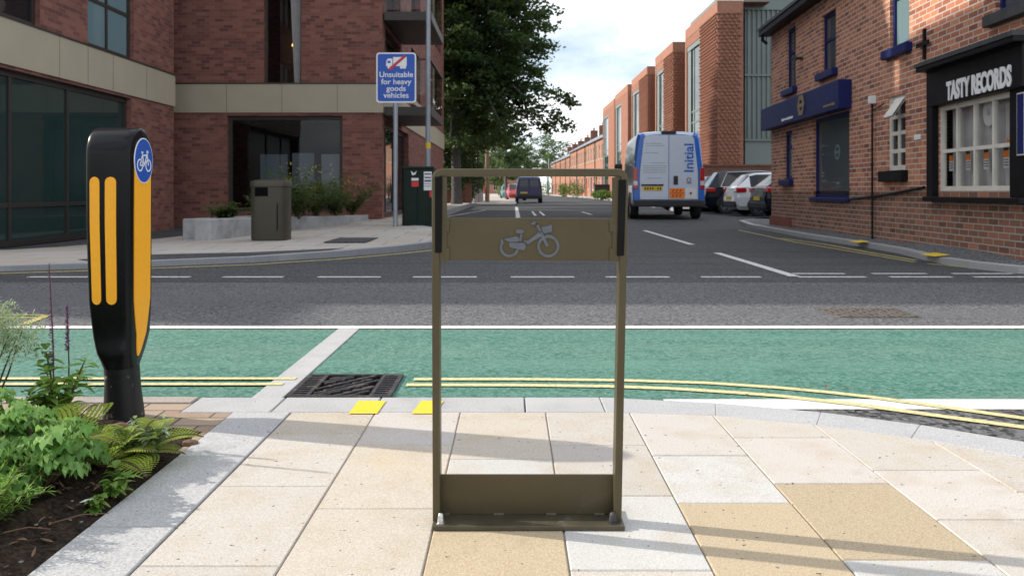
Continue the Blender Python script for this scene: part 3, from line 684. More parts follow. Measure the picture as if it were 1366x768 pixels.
def bike(T, s, d0, d1):
    mb = MB(); 
    for cx in (-.5, .5): ring(T, cx*s, -.25*s, .27*s, .34*s, d0, d1, 20, mb=mb)
    for a in ((-.5, -.25, -.22, .28), (-.22, .28, .32, .3), (.32, .3, -.02, -.28), (-.02, -.28, -.5, -.25), (-.02, -.28, -.24, .42), (.5, -.25, .3, .52), (-.34, .44, -.14, .44), (.3, .52, .44, .52), (.44, .52, .46, .42)): bar(mb, T, a[0]*s, a[1]*s, a[2]*s, a[3]*s, .075*s, d0, d1)
    return mb
bike(TD, .068, .004, .0055).build('bicycle_symbol', 'signwhite', dk)

# ------------------------------------------------------------------ DRAIN GRATE
gr = thing('drain_grate', 'rectangular iron gully grate against the kerb in the green cycle lane', 'drain grate', (-.69, 3.5, 0))
gx0, gx1, gy0, gy1 = -.905, -.485, 3.297, 3.7
mb = MB(); mb.box(gx0, gx1, gy0, gy1, -.0, .0042); mb.build('pit', 'dark', gr)
mb = MB(); w = .018
mb.box(gx0, gx1, gy0, gy0+w, .004, .0125); mb.box(gx0, gx1, gy1-w, gy1, .004, .0125); mb.box(gx0, gx0+w, gy0+w, gy1-w, .004, .0125); mb.box(gx1-w, gx1, gy0+w, gy1-w, .004, .0125)
mb.box(gx0+.075, gx0+.09, gy0+w, gy1-w, .004, .012); mb.box(gx1-.09, gx1-.075, gy0+w, gy1-w, .004, .012)
for k in range(11):
    y = gy0+.03+k*.034
    mb.box(gx0+w, gx0+.075, y, y+.013, .004, .0115); mb.box(gx1-.075, gx1-w, y, y+.013, .004, .0115)
T = lambda x, y, d: Vector((x, y, d))
for k in range(-6, 8):
    c = gx0+.21+k*.06
    for t in range(9):
        ya = gy0+.025+t*.042; xa = c+(t*.042)*.75; 
        if gx0+.095 < xa-.02 and xa+.02 < gx1-.095 and ya+.03 < gy1-w: bar(mb, T, xa-.022, ya, xa+.016, ya+.03, .012, .004, .0115)
for k in range(-2, 5):
    xa = gx0+.1+k*.1; p0 = [xa, gy0+.02]; p1 = [xa+.3, gy1-.02]
    lo, hi = gx0+.092, gx1-.092
    def cut(p, q):
        a = Vector(p); b = Vector(q); d = b-a
        ts = sorted([max(0, min(1, (lo-a.x)/d.x)), max(0, min(1, (hi-a.x)/d.x))]); return a+d*ts[0], a+d*ts[1]
    a, b = cut(p0, p1)
    if (b-a).length > .05: bar(mb, T, a.x, a.y, b.x, b.y, .014, .004, .0118)
mb.build('grating', 'iron', gr)
def cover(name, label, cx, cy, wx, wy, z, mat, tread=True):
    t = thing(name, label, 'manhole cover', (cx, cy, z)); mb = MB()
    mb.box(cx-wx, cx+wx, cy-wy, cy+wy, z-.01, z+.004)
    for i in range(10 if tread else 0):
        for j in range(7):
            x = cx-wx*.9+wx*1.8*i/9.; y = cy-wy*.86+wy*1.72*j/6.
            bar(mb, lambda a, b, d: Vector((a, b, z+d)), x-.016, y-.012*(1 if (i+j) % 2 else -1), x+.016, y+.012*(1 if (i+j) % 2 else -1), .014, .003, .008)
    mb.build('cover', mat, t); return t
cover('manhole_cover', 'rusty square manhole cover set in the grey road on the right', 2.42, 5.62, .27, .2, .002, pm('rusty_cover', (.13, .11, .095), .8, .2, var=.4, scale=20, dirt=(.06, .05, .045), dscale=30))
p = G(470, 318.5, .12); cover('manhole_cover', 'dark inspection cover in the pale pavement across the road', p.x, p.y, .3, .55, lz(p.x, p.y)+.004, 'asph_new', False)

# ------------------------------------------------------------------ LEFT APARTMENT BUILDING
WX, FY, SX = -7.37, 19.4, -3.05
lb = thing('apartment_building', 'dark red brick apartment block with beige band and large ground floor windows', 'building', (-7, 22, -.1))
BW = Basis((WX, 0, 0), (0, 1, 0), (1, 0, 0)); BF = Basis((0, FY, 0), (1, 0, 0), (0, -1, 0)); BS = Basis((SX, 0, 0), (0, 1, 0), (1, 0, 0))
zb0, zb1 = 2.67, 3.34
mb = MB()
w_up = (14.35, 16.1, 3.36, 5.0)
BW.wall(mb, 10.4, 18, -.4, zb0, [(10.7, 16.0, .0, 2.62)], .14); BW.wall(mb, 10.4, 18, zb1, 10.1, [w_up, (11.2, 12.9, 3.36, 5.0), (11.2, 12.9, 6.2, 8.0), (14.35, 16.1, 6.2, 8.0), (11.2, 12.9, 8.4, 9.7)], .12)
mb.box(-7.7, WX-.002, 10.4, 15.1, 10.1, 10.75)  # unseen parapet, height shaped to let sun patches onto the brick shop
w_f = (-6.69, -3.98, .36, 2.6); w_fu = (-5.83, -4.95, zb1, 5.6); w_fu2 = (-5.83, -4.95, 6.2, 8.6)
BF.wall(mb, -7.94, SX, -.4, zb0, [w_f], .14); BF.wall(mb, -7.94, SX, zb1, 12.5, [w_fu, w_fu2], .2)
mb.box(-9, WX-.001, 17.99, 18.0, -.4, 10.1)
w_sd = (19.75, 24.4, .2, 2.5); w_s1 = (19.9, 22.6, zb1, 4.75); w_s2 = (32.4, 35.4, 3.9, 5.8); w_s3 = (32.4, 35.4, 6.6, 9.0); w_s4 = (25, 27.5, 3.6, 5.2); w_s5 = (25, 27.5, 6, 7.6); w_s6 = (19.9, 22.6, 5.2, 7)
BS.wall(mb, FY, 36.9, -.2, zb0, [w_sd], .2); BS.wall(mb, FY, 36.9, zb1, 12.5, [w_s1, w_s2, w_s3, w_s4, w_s5, w_s6], .22)
# backs, tops, end walls
mb.box(-22, SX, 36.88, 36.9, -.2, 12.5); mb.box(-22, WX-.001, 10.4, 10.42, -.4, 10.1)
mb.add([(-22, 10.4, 10.1), (WX, 10.4, 10.1), (WX, 18, 10.1), (-22, 18, 10.1)], [(0, 1, 2, 3)]); mb.add([(-22, 18, 12.5), (SX, 18, 12.5), (SX, 36.9, 12.5), (-22, 36.9, 12.5)], [(0, 1, 2, 3)])
mb.box(-22, -21.98, 10.4, 36.9, -.4, 12.5); mb.box(-22, -7.9, 18.02, 18.05, 11.4, 12.5)
mb.build('wall', 'brick_left', lb)
mb = MB(); BW.box(mb, 10.5, 12.7, 10.76, 13, -5, -.1); mb.build('added_shade_block', 'bluegrey', lb); mb = MB(); BW.box(mb, 16.5, 18, 10.11, 13.5, -5, -.05); mb.build('added_shade_block', 'bluegrey', lb)  # unseen roof blocks added to shade the brick shop between its sun patches
mb = MB(); BW.box(mb, 10.38, 18.01, zb0, zb1, -.02, .03); BF.box(mb, -7.94, SX+.03, zb0, zb1, -.02, .03); BS.box(mb, FY, 36.9, zb0, zb1, -.02, .03); mb.build('cladding_band', 'band', lb)
mb = MB()
for u in (11.6, 13.4, 14.3, 15.2, 16.6): BW.box(mb, u, u+.008, zb0+.003, zb1-.003, .03, .0315)
for u in (-6.7, -5.4, -4.1): BF.box(mb, u, u+.008, zb0+.003, zb1-.003, .03, .0315)
BW.box(mb, 10.4, 18.01, zb1, zb1+.03, .001, .045); BF.box(mb, -7.9, SX+.03, zb1, zb1+.03, .001, .045); mb.build('band_joint', 'frame_dk', lb)
BW.window(lb, 10.7, 16.0, .0, 2.62, .1, pane='glass_teal', mu=(12.3, 13.9), tz=(.62,), fw=.09)
BW.window(lb, *w_up, .08, pane='glass_pale', mu=(15.2,), tz=(4.23,), fw=.08)
for o in ((11.2, 12.9, 3.36, 5.0), (11.2, 12.9, 6.2, 8.0), (14.35, 16.1, 6.2, 8.0), (11.2, 12.9, 8.4, 9.7)): BW.window(lb, *o, .08, pane='glass_dk', mu=((o[0]+o[1])/2,), fw=.08)
gw = BF.window(lb, *w_f, .1, pane='glass_clear', fw=.09, back=(1.6, 'dark', 'room_back'))
mb = MB(); BF.box(mb, -6.3, -5.62, 1.0, 1.75, -1.3, -1.28); BF.box(mb, -5.5, -4.95, .9, 1.78, -1.28, -1.26); BF.box(mb, -4.75, -4.05, .75, 1.75, -1.2, -1.18); mb.build('room_screen', 'vgrey', gw)
uw = BF.window(lb, *w_fu, .14, pane='glass_clear', fw=.05, back=(1.2, pm('brown_room_wall', (.09, .055, .045), .9), 'room_back'))
mb = MB()
mb.strip([BF(-5.16+k*.016, zb1+.04, -.2-.012*(k % 2)) for k in range(9)], [BF(-5.26+k*.03, 5.55, -.2-.012*(k % 2)) for k in range(9)])
mb.build('curtain', 'curtain', uw)
lamp, lnt, lbs = nodes('lamp_glow'); lbs.inputs['Emission Color'].default_value = (1, .55, .15, 1); lbs.inputs['Emission Strength'].default_value = 3.; lbs.inputs['Base Color'].default_value = (.8, .5, .2, 1)
mb = MB(); BF.box(mb, -5.46, -5.32, 4.42, 4.48, -1.2, -1.1); mb.build('wall_lamp', lamp, uw)
BF.window(lb, *w_fu2, .14, pane='glass_dk', fw=.05)
dr = BS.window(lb, *w_sd, .14, pane='glass_dk', mu=(20.9, 22.3), fw=.09, name='entrance_door')
for o in (w_s1, w_s2, w_s3, w_s4, w_s5, w_s6): BS.window(lb, *o, .17, pane='glass_dk', mu=((o[0]+o[1])/2,), fw=.07)
mb = MB()
for o in (w_s4, w_s5): mb = MB(); BS.box(mb, o[0]-.1, o[1]+.1, o[2]-.14, o[2]-.002, .002, .1); mb.build('sill', 'band', lb)
for o in (w_s2, w_s3): mb = MB(); BS.box(mb, o[0]-.7, o[0]-.02, o[2]-.1, o[3], .002, .012); mb.build('window_surround', 'band', lb)
for z in (2.62, 4.86, 7.1):
    mb = MB(); BS.box(mb, FY+.1, 22.8, z, z+.2, .035, 1.15)
    bo = mb.build('balcony', 'frame_dk', lb)
    mb = MB(); BS.box(mb, FY+.12, FY+.14, z+.25, z+1.3, .05, 1.12); BS.box(mb, FY+.12, 22.75, z+.25, z+1.3, 1.1, 1.12); mb.build('glass_balustrade', 'glass_clear', bo)
    mb = MB(); BS.box(mb, FY+.1, 22.8, z+1.3, z+1.34, 1.08, 1.14); BS.box(mb, FY+.1, FY+.16, z+1.3, z+1.34, .05, 1.08); mb.build('handrail', 'frame_dk', bo)

# ------------------------------------------------------------------ planter, bin, sign, lamp post, cabinet (far pavement)
pw = thing('planter', 'low pale concrete planter wall in front of the apartment block', 'planter', (-4.6, 14, .05))
def quadwall(mb, p, q, t, z0, z1a, z1b):
    p, q = Vector(p), Vector(q); d = (q-p).normalized(); n = Vector((-d.y, d.x))*t
    a = [p, q, q+n, p+n]; zt_ = [z1a, z1b, z1b, z1a]
    mb.add([(v.x, v.y, z0) for v in a]+[(v.x, v.y, z) for v, z in zip(a, zt_)], [(3, 2, 1, 0), (4, 5, 6, 7), (0, 1, 5, 4), (1, 2, 6, 5), (2, 3, 7, 6), (3, 0, 4, 7)])
mb = MB(); quadwall(mb, (-4.66, 12.8), (-3.28, 18.9), .3, -.1, .4, .29); mb.build('front_wall', 'conc', pw, bevel=.02)
mb = MB(); quadwall(mb, (-5.9, 12.86), (-4.67, 12.81), .3, -.15, .4, .4) ; mb = MB(); mb.box(-5.62, -4.95, 18.2, 18.5, -.2, .3); quadwall(mb, (-5.0, 13.25), (-5.3, 18.2), .28, -.2, .39, .3); mb.build('rear_wall', 'conc', pw, bevel=.02)
mb = MB(); mb.add([(-4.9, 13.1, .33), (-3.6, 18.8, .24), (-5.3, 18.6, .24), (-5.1, 13.3, .33)], [(0, 1, 2, 3)]); mb.build('soil', 'soil', pw)
bp = G(355.5, 321.5, .09); bz0 = lz(bp.x, bp.y)-.005
bn = thing('litter_bin', 'rounded brown litter bin with slot opening beside the planter', 'litter bin', (bp.x, bp.y, bz0))
def sering(cx, cy, hx, hy, z, n=32, e=5.): return [(cx+hx*math.copysign(abs(math.cos(t))**(2/e), math.cos(t)), cy+hy*math.copysign(abs(math.sin(t))**(2/e), math.sin(t)), z) for t in [2*math.pi*k/n for k in range(n)]]
s_ = bp.y/F; hw = 25*s_
mb = MB(); mb.loft([sering(bp.x, bp.y+.25, hw*a, .25*a, bz0+z, e=3.2) for z, a in ((.0, .97), (.03, 1), (.8, 1))]); mb.build('body', 'bin', bn)
mb = MB(); mb.loft([sering(bp.x, bp.y+.25, hw*a, .25*a, bz0+z, e=3.2) for z, a in ((.8, 1.0), (.805, 1.05), (.87, 1.05), (.885, 1.02), (.905, .75), (.912, .3))]); mb.build('lid', 'bin', bn)
mb = MB(); mb.box(bp.x-hw*.62, bp.x+.02, bp.y-.004, bp.y+.05, bz0+.66, bz0+.79); mb.build('opening', 'dark', bn)
mb = MB(); mb.box(bp.x+hw*.55, bp.x+hw*.58, bp.y+.0, bp.y+.05, bz0+.15, bz0+.55); mb.build('door_gap', 'dark', bn)
# sign
sp = G(527.5, 305, .1); sY = sp.y
sg = thing('road_sign', 'blue road sign with lorry symbol and red bar on a grey pole', 'road sign', (sp.x, sY, lz(sp.x, sY)))
def TS(x, y, d): p = P(x, y, sY); return Vector((p.x, sY-.05-d, p.z))
mb = MB(); mb.cyl((sp.x, sY, lz(sp.x, sY)-.02), (sp.x, sY, P(0, 72, sY).z), .045, n=14); mb.build('pole', 'galv', sg)
def rrect(x0, x1, y0, y1, r, n=5):
    o = []
    for cx, cy, a0 in ((x1-r, y0+r, -90), (x1-r, y1-r, 0), (x0+r, y1-r, 90), (x0+r, y0+r, 180)):
        for k in range(n+1): a = rad(a0+90*k/n); o.append((cx+r*math.cos(a), cy+r*math.sin(a)))
    return o
mb = MB(); polyd(mb, TS, rrect(502.5, 555.5, 71, 137.5, 4), -.012, 0, 1); polyd(mb, TS, rrect(504.3, 553.7, 72.8, 135.7, 3), 0, .002, 0)
pl = mb.build('sign_panel', ['signblue', 'signwhite'], sg)
k = sY/F
for txt, y in (('Unsuitable', 100.5), ('for heavy', 110), ('goods', 119), ('vehicles', 128)):
    text(txt, lambda x, yy, d, y=y: TS(529+x/k, y-yy/k, .003+d+.002), .148, 'lettering', 'signwhite', pl, .012, xs=1.05)
mb = MB()
polyd(mb, TS, [(525, 77), (543, 77), (543, 89), (525, 89)], .0025, .005); polyd(mb, TS, [(516, 82), (518, 79), (524, 79), (524, 89), (515.5, 89)], .0025, .005)
for cx in (519.5, 536, 540): disc(mb, TS, cx, 90.5, 2.1, 2.1, .0027, .0055)
mb.build('lorry_symbol', 'signwhite', pl)
mb = MB(); bar(mb, TS, 520, 93.5, 541, 75.5, 3.6, .006, .0085); mb.build('red_bar', 'signred', pl)
mb = MB(); bar(mb, TS, 517.5, 83.5, 521.5, 83.5, 3, .0052, .006); mb.build('cab_window', 'signblue', pl)
lp = thing('lamp_post', 'tall slim grey lamp post rising behind the green cabinet', 'lamp post', (-1.76, 17.3, .12))
mb = MB(); mb.tube([(-1.76, 17.3, .1), (-1.76, 17.3, 1.3), (-1.76, 17.3, 1.32), (-1.75, 17.3, 7.6), (-1.45, 17.3, 8), (-.7, 17.3, 8.1)], [.07, .07, .052, .045, .035, .03], 14); mb.build('pole', 'galv', lp)
mb = MB(); mb.box(-.9, -.3, 17.2, 17.4, 8.06, 8.16); mb.build('lantern', 'galv', lp, bevel=.03)
mb = MB(); mb.cyl((-1.758, 17.3, 1.72), (-1.758, 17.3, 1.84), .0545, n=14, cap=False); mb.build('sticker_band', 'yellow_bright', lp)
ca = thing('utility_cabinet', 'dark green street cabinet with stickers beside the road sign', 'utility cabinet', (-1.87, 16.4, .12))
cx0, cx1, cy0, cy1 = -2.17, -1.56, 16.3, 16.75; cz0, cz1 = .11, P(0, 224, 16.3).z
mb = MB(); mb.box(cx0, cx1, cy0, cy1, cz0-.05, cz1); mb.build('body', 'cabgreen', ca, bevel=.025)
mb = MB(); mb.box(cx0-.02, cx1+.02, cy0-.02, cy1+.02, cz1-.03, cz1+.03); mb.build('lid', 'cabgreen', ca, bevel=.02)
mb = MB(); mb.box(cx0+.03, (cx0+cx1)/2-.004, cy0-.012, cy0+.01, cz0+.1, cz1-.06); mb.box((cx0+cx1)/2+.004, cx1-.03, cy0-.012, cy0+.01, cz0+.1, cz1-.06); mb.build('door', 'cabgreen', ca, bevel=.004)
def TC(x, y, d): p = P(x, y, cy0); return Vector((p.x, cy0-.013-d, p.z))
mb = MB(); polyd(mb, TC, [(565.5, 229), (576, 229), (576, 254), (565.5, 254)], 0, .003); polyd(mb, TC, [(548, 228), (552, 231), (556, 228.5), (554, 233), (550, 234)], 0, .002)
polyd(mb, TC, [(549, 237.5), (558.5, 237.5), (558.5, 241), (549, 241)], 0, .002)
no = mb.build('notice', 'paper', ca)
mb = MB(); polyd(mb, TC, [(549, 242), (558.5, 242), (558.5, 249), (549, 249)], 0, .002); mb.build('sticker', 'signred', ca); mb = MB(); polyd(mb, TC, [(573, 255), (577, 255), (577, 263), (573, 263)], 0, .002); mb.build('sticker', 'signred', ca)
mb = MB()
for y in (231.5, 236, 240, 242, 245, 248): polyd(mb, TC, [(566.5, y), (575, y), (575, y+(1.6 if y < 241 else .7)), (566.5, y+(1.6 if y < 241 else .7))], .0032, .004)
mb.build('print', 'navy', no)

# ------------------------------------------------------------------ RIGHT BRICK BUILDING
K = .052; NR = math.sqrt(1+K*K); YN = 8.5
BP = Basis((4.8776+K*YN, YN, 0), (K, 1, 0), (-1, K, 0))
def fr(px, py, d=0.):
    r = (px-CX)/F; Y = (4.8776-d)/(r-K); return (Y-YN)*NR, H-(py-HY)/F*Y
rb = thing('brick_shop', 'old orange brick corner building with a record shop and a navy fronted shop', 'building', (7, 14, .1))
uL = fr(1029, 0)[0]; eav = 4.42
def rect(px0, px1, py0, py1):      # from the photo: opposite corners; far edge = px0
    u1, za = fr(px0, py0); u0, zb_ = fr(px1, py1); u0b, _ = fr(px1, 0); return (u0b, u1, zb_, za)
def win(px0, px1, pytop_far, pybot_far): 
    u1, zt_ = fr(px0, pytop_far); _, zb_ = fr(px0, pybot_far); u0, _ = fr(px1, 0); return (u0, u1, zb_, zt_)
wA = win(1049, 1061.5, 42, 121); wB = win(1096, 1115, 23, 99); wC = win(1187, 1213, -40, 68); wD = win(1328, 1385, -90, 20)
wE = win(1046, 1057, 176, 240); wF = win(1085, 1133, 160, 263); wG = win(1184, 1208, 131, 228)
wT = win(1252.5, 1349.5, 143, 255.5)
mb = MB()
u_far2 = fr(1058, 0)[0]
BP.wall(mb, 0, uL, .83, eav, [wA, wB, wC, wD, wE, wF, wG, (wT[0], wT[1], max(.835, wT[2]), wT[3])], .1)
# gable ends / back
EX = 9.
def bxp(u, d): return BP(u, 0, d)
def endwall(u, flip):
    a, b = BP(u, -.1, 0), BP(u, -.1, -EX); c, d = BP(u, eav, -EX), BP(u, eav, 0); e = BP(u, eav+1.9, -EX/2)
    vs = [a, b, c, e, d]; mb.add(vs if flip else vs[::-1], [(0, 1, 2, 3, 4)])
endwall(uL, True); endwall(0, False); mb.add([BP(0, -.1, -EX), BP(uL, -.1, -EX), BP(uL, eav, -EX), BP(0, eav, -EX)], [(0, 1, 2, 3)])
wl = mb.build('wall', 'brick_pub', rb)
mb = MB(); BP.wall(mb, 0, uL, -.1, .83, [(o[0], o[1], o[2], .83) for o in (wE, wF, wT) if o[2] < .83], .1); mb.build('lower_wall', 'brick_dark', rb)
mb = MB(); BP.box(mb, fr(1056, 0)[0], uL+.02, -.1, .28, .002, .04); mb.build('plinth', pm('red_plinth_paint', (.19, .06, .042), .85, var=.2), rb)
mb = MB(); p0, p1, p2, p3 = BP(-.1, eav+.02, .28), BP(uL+.15, eav+.02, .28), BP(uL+.15, eav+1.95, -EX/2), BP(-.1, eav+1.95, -EX/2)
up = Vector((0, 0, .06)); q3, q2 = BP(-.1, eav+.02, -EX-.2), BP(uL+.15, eav+.02, -EX-.2)
mb.add([p0, p1, p2, p3], [(3, 2, 1, 0)]); mb.add([p0+up, p1+up, p2+up, p3+up], [(0, 1, 2, 3)]); mb.add([q3+up, q2+up, p2+up, p3+up], [(3, 2, 1, 0)])
mb.add([p0, p1, p1+up, p0+up], [(0, 1, 2, 3)]); mb.add([p1, p2, p2+up, p1+up], [(0, 1, 2, 3)])
mb.build('roof', 'slate', rb)
mb = MB(); BP.box(mb, -.1, uL+.12, eav-.1, eav+.015, .004, .26); mb.tube([BP(uL-.03, eav-.1, .2), BP(uL-.03, eav-.2, .2), BP(uL-.03, eav-.28, .1)], .035); mb.build('gutter', 'blackp', rb)
# windows
def sash(o, frame, pane, tz=(), mu=(), label=None, fw=.06): return BP.window(rb, *o, .05, frame, pane, mu, tz, fw, label=label)
for o, tfrac, pn in ((wA, .6, 'glass_grey'), (wB, .55, 'glass_grey'), (wC, .62, 'glass_pale'), (wD, .5, 'glass_grey')):
    w = sash(o, 'navy', pn, (o[2]+(o[3]-o[2])*tfrac,))
    mb = MB(); BP.box(mb, o[0]-.1, o[1]+.1, o[2]-.13, o[2]-.002, -.05, .1); mb.build('sill', 'navy' if o is not wD else 'stone', w, bevel=.01)
w = sash(wE, 'navy', 'glass_grey', (1.75,), fw=.07); mb = MB(); BP.box(mb, wE[0]-.08, wE[1]+.1, wE[2]-.12, wE[2]-.002, -.05, .1); mb.build('sill', 'navy', w, bevel=.01)
w = sash(wF, 'navy', 'glass_grey', (), fw=.07); 
zt_ = wF[3]-.62
mb = MB(); BP.box(mb, wF[0]+.07, wF[1]-.07, zt_, wF[3]-.07, -.089, -.083); mb.build('dark_upper_pane', 'glass_dk', w)
mb = MB(); BP.box(mb, wF[0]-.05, wF[1]+.1, wF[2]-.07, wF[2]-.002, -.05, .06); mb.build('sill', 'navy', w, bevel=.01)
cu, cz = fr(1111, 203)
def THX(x, y, d): return BP(cu-x, cz+y, d-.08)
mb = MB(); ring(THX, 0, 0, .1, .15, 0, .006, 6, mb=mb); bar(mb, THX, -.08, 0, .08, 0, .05, 0, .006); mb.build('hexagon_decal', 'glass_pale', w)
mb = MB()
def rng(a, b, n): return [a+(b-a)*(i+1)/(n+1) for i in range(n)]
hu = (wG[0]+wG[1])/2
w = BP.window(rb, *wG, .03, 'cream', 'glass_dk', (hu,), (wG[2]+(wG[3]-wG[2])*.26, wG[2]+(wG[3]-wG[2])*.5, wG[2]+(wG[3]-wG[2])*.72), .07)
mb = MB(); BP.box(mb, wG[0]-.08, wG[1]+.12, wG[2]-.16, wG[2]-.002, -.05, .1); mb.build('sill', 'blackp', w, bevel=.01)
mb = MB(); zt_ = wG[3]-.06
mb.add([BP(wG[0]+.04, zt_, -.03), BP(hu+.05, zt_, -.03), BP(hu+.05, zt_-.26, .14), BP(wG[0]+.04, zt_-.26, .14)], [(0, 1, 2, 3)])
mb.add([BP(wG[0]+.04, zt_+.02, -.01), BP(hu+.05, zt_+.02, -.01), BP(hu+.05, zt_-.25, .17), BP(wG[0]+.04, zt_-.25, .17)], [(3, 2, 1, 0)]); mb.build('open_vent', 'cream', w)
# navy fascia with hexagon emblem
fu0, fu1 = fr(1136.5, 0)[0], uL+.08; fz0, fz1 = 2.19, 2.67
mb = MB(); BP.box(mb, fu0, fu1, fz0, fz1, .004, .22); fs = mb.build('fascia_sign', 'navy', rb, bevel=.01)
cu, cz = fr(1069, 147.5, .22); cz = (fz0+fz1)/2+.02
def TH(x, y, d): return BP(cu-x, cz+y, .222+d)
mb = MB(); ring(TH, 0, 0, .12, .215, 0, .012, 6, mb=mb); bar(mb, TH, -.1, .0, .1, .0, .07, 0, .012); mb.build('hexagon_emblem', 'gold', fs)
mb = MB()
for i in range(11): bar(mb, TH, 1.3+i*.055, -.16, 1.34+i*.055, -.16, R.uniform(.03, .05), 0, .006)
mb.build('small_print', 'gold', fs)
mb = MB()
for i in range(16): bar(mb, TH, -1.33+i*.05, -.17, -1.295+i*.05, -.17, R.uniform(.035, .055), 0, .006)
mb.build('small_print', 'signwhite', fs)
# black shopfront of the record shop
tu0, tu1 = -.05, fr(1245, 0)[0]
mb = MB()
zc0 = fr(1248, 98)[1]; ztop = 2.44
pil = .1
BP.box(mb, wT[1], tu1, .74, zc0, .003, .09); BP.box(mb, tu0, wT[0]-.02, .765, zc0-.004, .003, .035)   # pilasters
BP.box(mb, tu0, tu1, zc0, ztop-.08, .003, .1); BP.box(mb, tu0, tu1-.05, wT[3]+.005, zc0-.003, .004, .097)
BP.box(mb, tu0-.02, tu1+.06, ztop-.08, ztop-.02, .003, .2); BP.box(mb, tu0, tu1+.03, .70, .76, .003, .13)
sf = mb.build('shopfront', 'blackp', rb, bevel=.008)
mb = MB(); BP.box(mb, tu0-.02, tu1+.08, ztop-.018, ztop+.03, .003, .21)
for i in range(26): u = tu0+(tu1-tu0)*i/26; BP.box(mb, u, u+.05, ztop+.028, ztop+.04, .02, .2)
mb.build('lead_flashing', 'stone', sf)
ua, za = fr(1260, 121, .1); ub, zb_ = fr(1354, 105, .1)
def TT(x, y, d): return BP((ua+ub)/2-x, (za+zb_)/2+y, .1+d)
text('TASTY RECORDS', TT, .3, 'lettering', 'signwhite', sf, .042, .012, (ua-ub)/(.3*8.35))
w = BP.window(rb, wT[0], wT[1], max(.835, wT[2]), wT[3], .02, 'cream', 'glass_clear', rng(wT[0], wT[1], 3), ((wT[2]+wT[3])/2-.03,), .055)
mb = MB(); n = 60
cur = [(wT[0]+.02+(wT[1]-wT[0]-.04)*i/n, -.155-.014*math.sin(i*1.3)-.007*math.sin(i*.47)) for i in range(n+1)]
mb.strip([BP(u, wT[2]-.05, d) for u, d in cur], [BP(u, wT[3], d) for u, d in cur]); mb.build('curtain', 'curtain', w)
mb = MB(); BP.box(mb, wT[0], wT[1], wT[2]-.1, wT[3]+.1, -.6, -.55); mb.build('room_back', 'dark', w)
du, dz = fr(1313, 148); du += .13
mb = MB(); disc(mb, lambda x, y, d: BP(du-x, dz+y, -.126+d), 0, 0, .13, .17, 0, .01, 0); mb.build('record_disc', 'signwhite', w)
mb = MB(); disc(mb, lambda x, y, d: BP(du-x, dz+y, -.116+d), 0, 0, .03, .04, 0, .008); mb.build('disc_centre', 'curtain', w)
pw_ = (wT[1]-wT[0])/4; pz = fr(1290, 212)[1]
for k in range(4):
    pu = wT[1]-pw_*(k+.5)+.03
    TP = lambda x, y, d: BP(pu-x, pz+y, -.074+d)
    mb = MB(); polyd(mb, TP, [(-.055, -.13), (.055, -.13), (.055, .12), (-.055, .12)], 0, .004); po = mb.build('poster', 'paper', w)
    mb = MB(); polyd(mb, TP, [(-.055, -.01), (.055, -.01), (.055, .06), (-.055, .06)], .0042, .006); mb.build('poster_band', 'orange', po)
    mb = MB(); polyd(mb, TP, [(-.05, .062), (.05, .062), (.05, .105), (-.05, .105)], .0042, .006)
    for i in range(3):
        for j in range(3): bar(mb, TP, -.04+i*.032, -.035-j*.03, -.02+i*.032, -.035-j*.03, .014, .0042, .006)
    mb.build('poster_print', 'plastic', po)
mb = MB(); ou, oz = fr(1342, 190); ou += .1; polyd(mb, lambda x, y, d: BP(ou-x, oz+y, -.1+d), [(-.07, -.05), (.02, -.08), (.08, -.02), (.06, .07), (-.01, .03), (-.05, .06)], 0, .01); mb.build('orange_ornament', 'orange', w)
nb = fr(1357, 0, .05)[0]
mb = MB(); BP.box(mb, nb-.14, nb, 1.2, 1.85, .036, .055); nbo = mb.build('notice_board', 'cream', sf); mb = MB(); BP.box(mb, nb-.13, nb-.015, 1.215, 1.835, .0551, .06); mb.build('notice_panel', 'navy', nbo)
# fixtures
cu, cz = fr(1235, 59)
TX = lambda x, y, d: BP(cu-x, cz+y, .004+d)
mb = MB(); bar(mb, TX, 0, -.2, 0, .2, .05, 0, .03); bar(mb, TX, -.18, 0, .18, 0, .055, .0301, .05); mb.build('iron_cross_tie', 'blackp', rb)
mb = MB(); u, z = fr(1168, 137); mb.tube([BP(u, z, .05), BP(u, .1, .05)], .016); u2, z2 = fr(1172, 147); mb.tube([BP(u, z2, .045), BP(u2-.3, z2+.06, .045)], .01); mb.build('drainpipe', 'blackp', rb)
mb = MB(); BP.box(mb, u-.05, u+.05, z-.02, z+.1, .004, .1); mb.build('junction_box', 'signwhite', rb, bevel=.01)
mb = MB(); a, b = fr(1137, 266), fr(1186, 260); c = fr(1237, 250); mb.tube([BP(*a, .04), BP(*b, .04), BP(*c, .04)], .021); mb.build('wall_pipe', 'blackp', rb)
mb = MB(); u, z = fr(1225, 183); BP.box(mb, u-.09, u+.09, z-.035, z+.035, .003, .02); mb.build('wall_plaque', 'signwhite', rb)
mb = MB(); u, z = fr(1071, 78); mb.tube([BP(u, z, 0), BP(u, z, .12)], .03); mb.tube([BP(u+.1, z, .12), BP(u-.08, z-.02, .2)], [.045, .05]); mb.build('security_camera', 'plastic', rb)

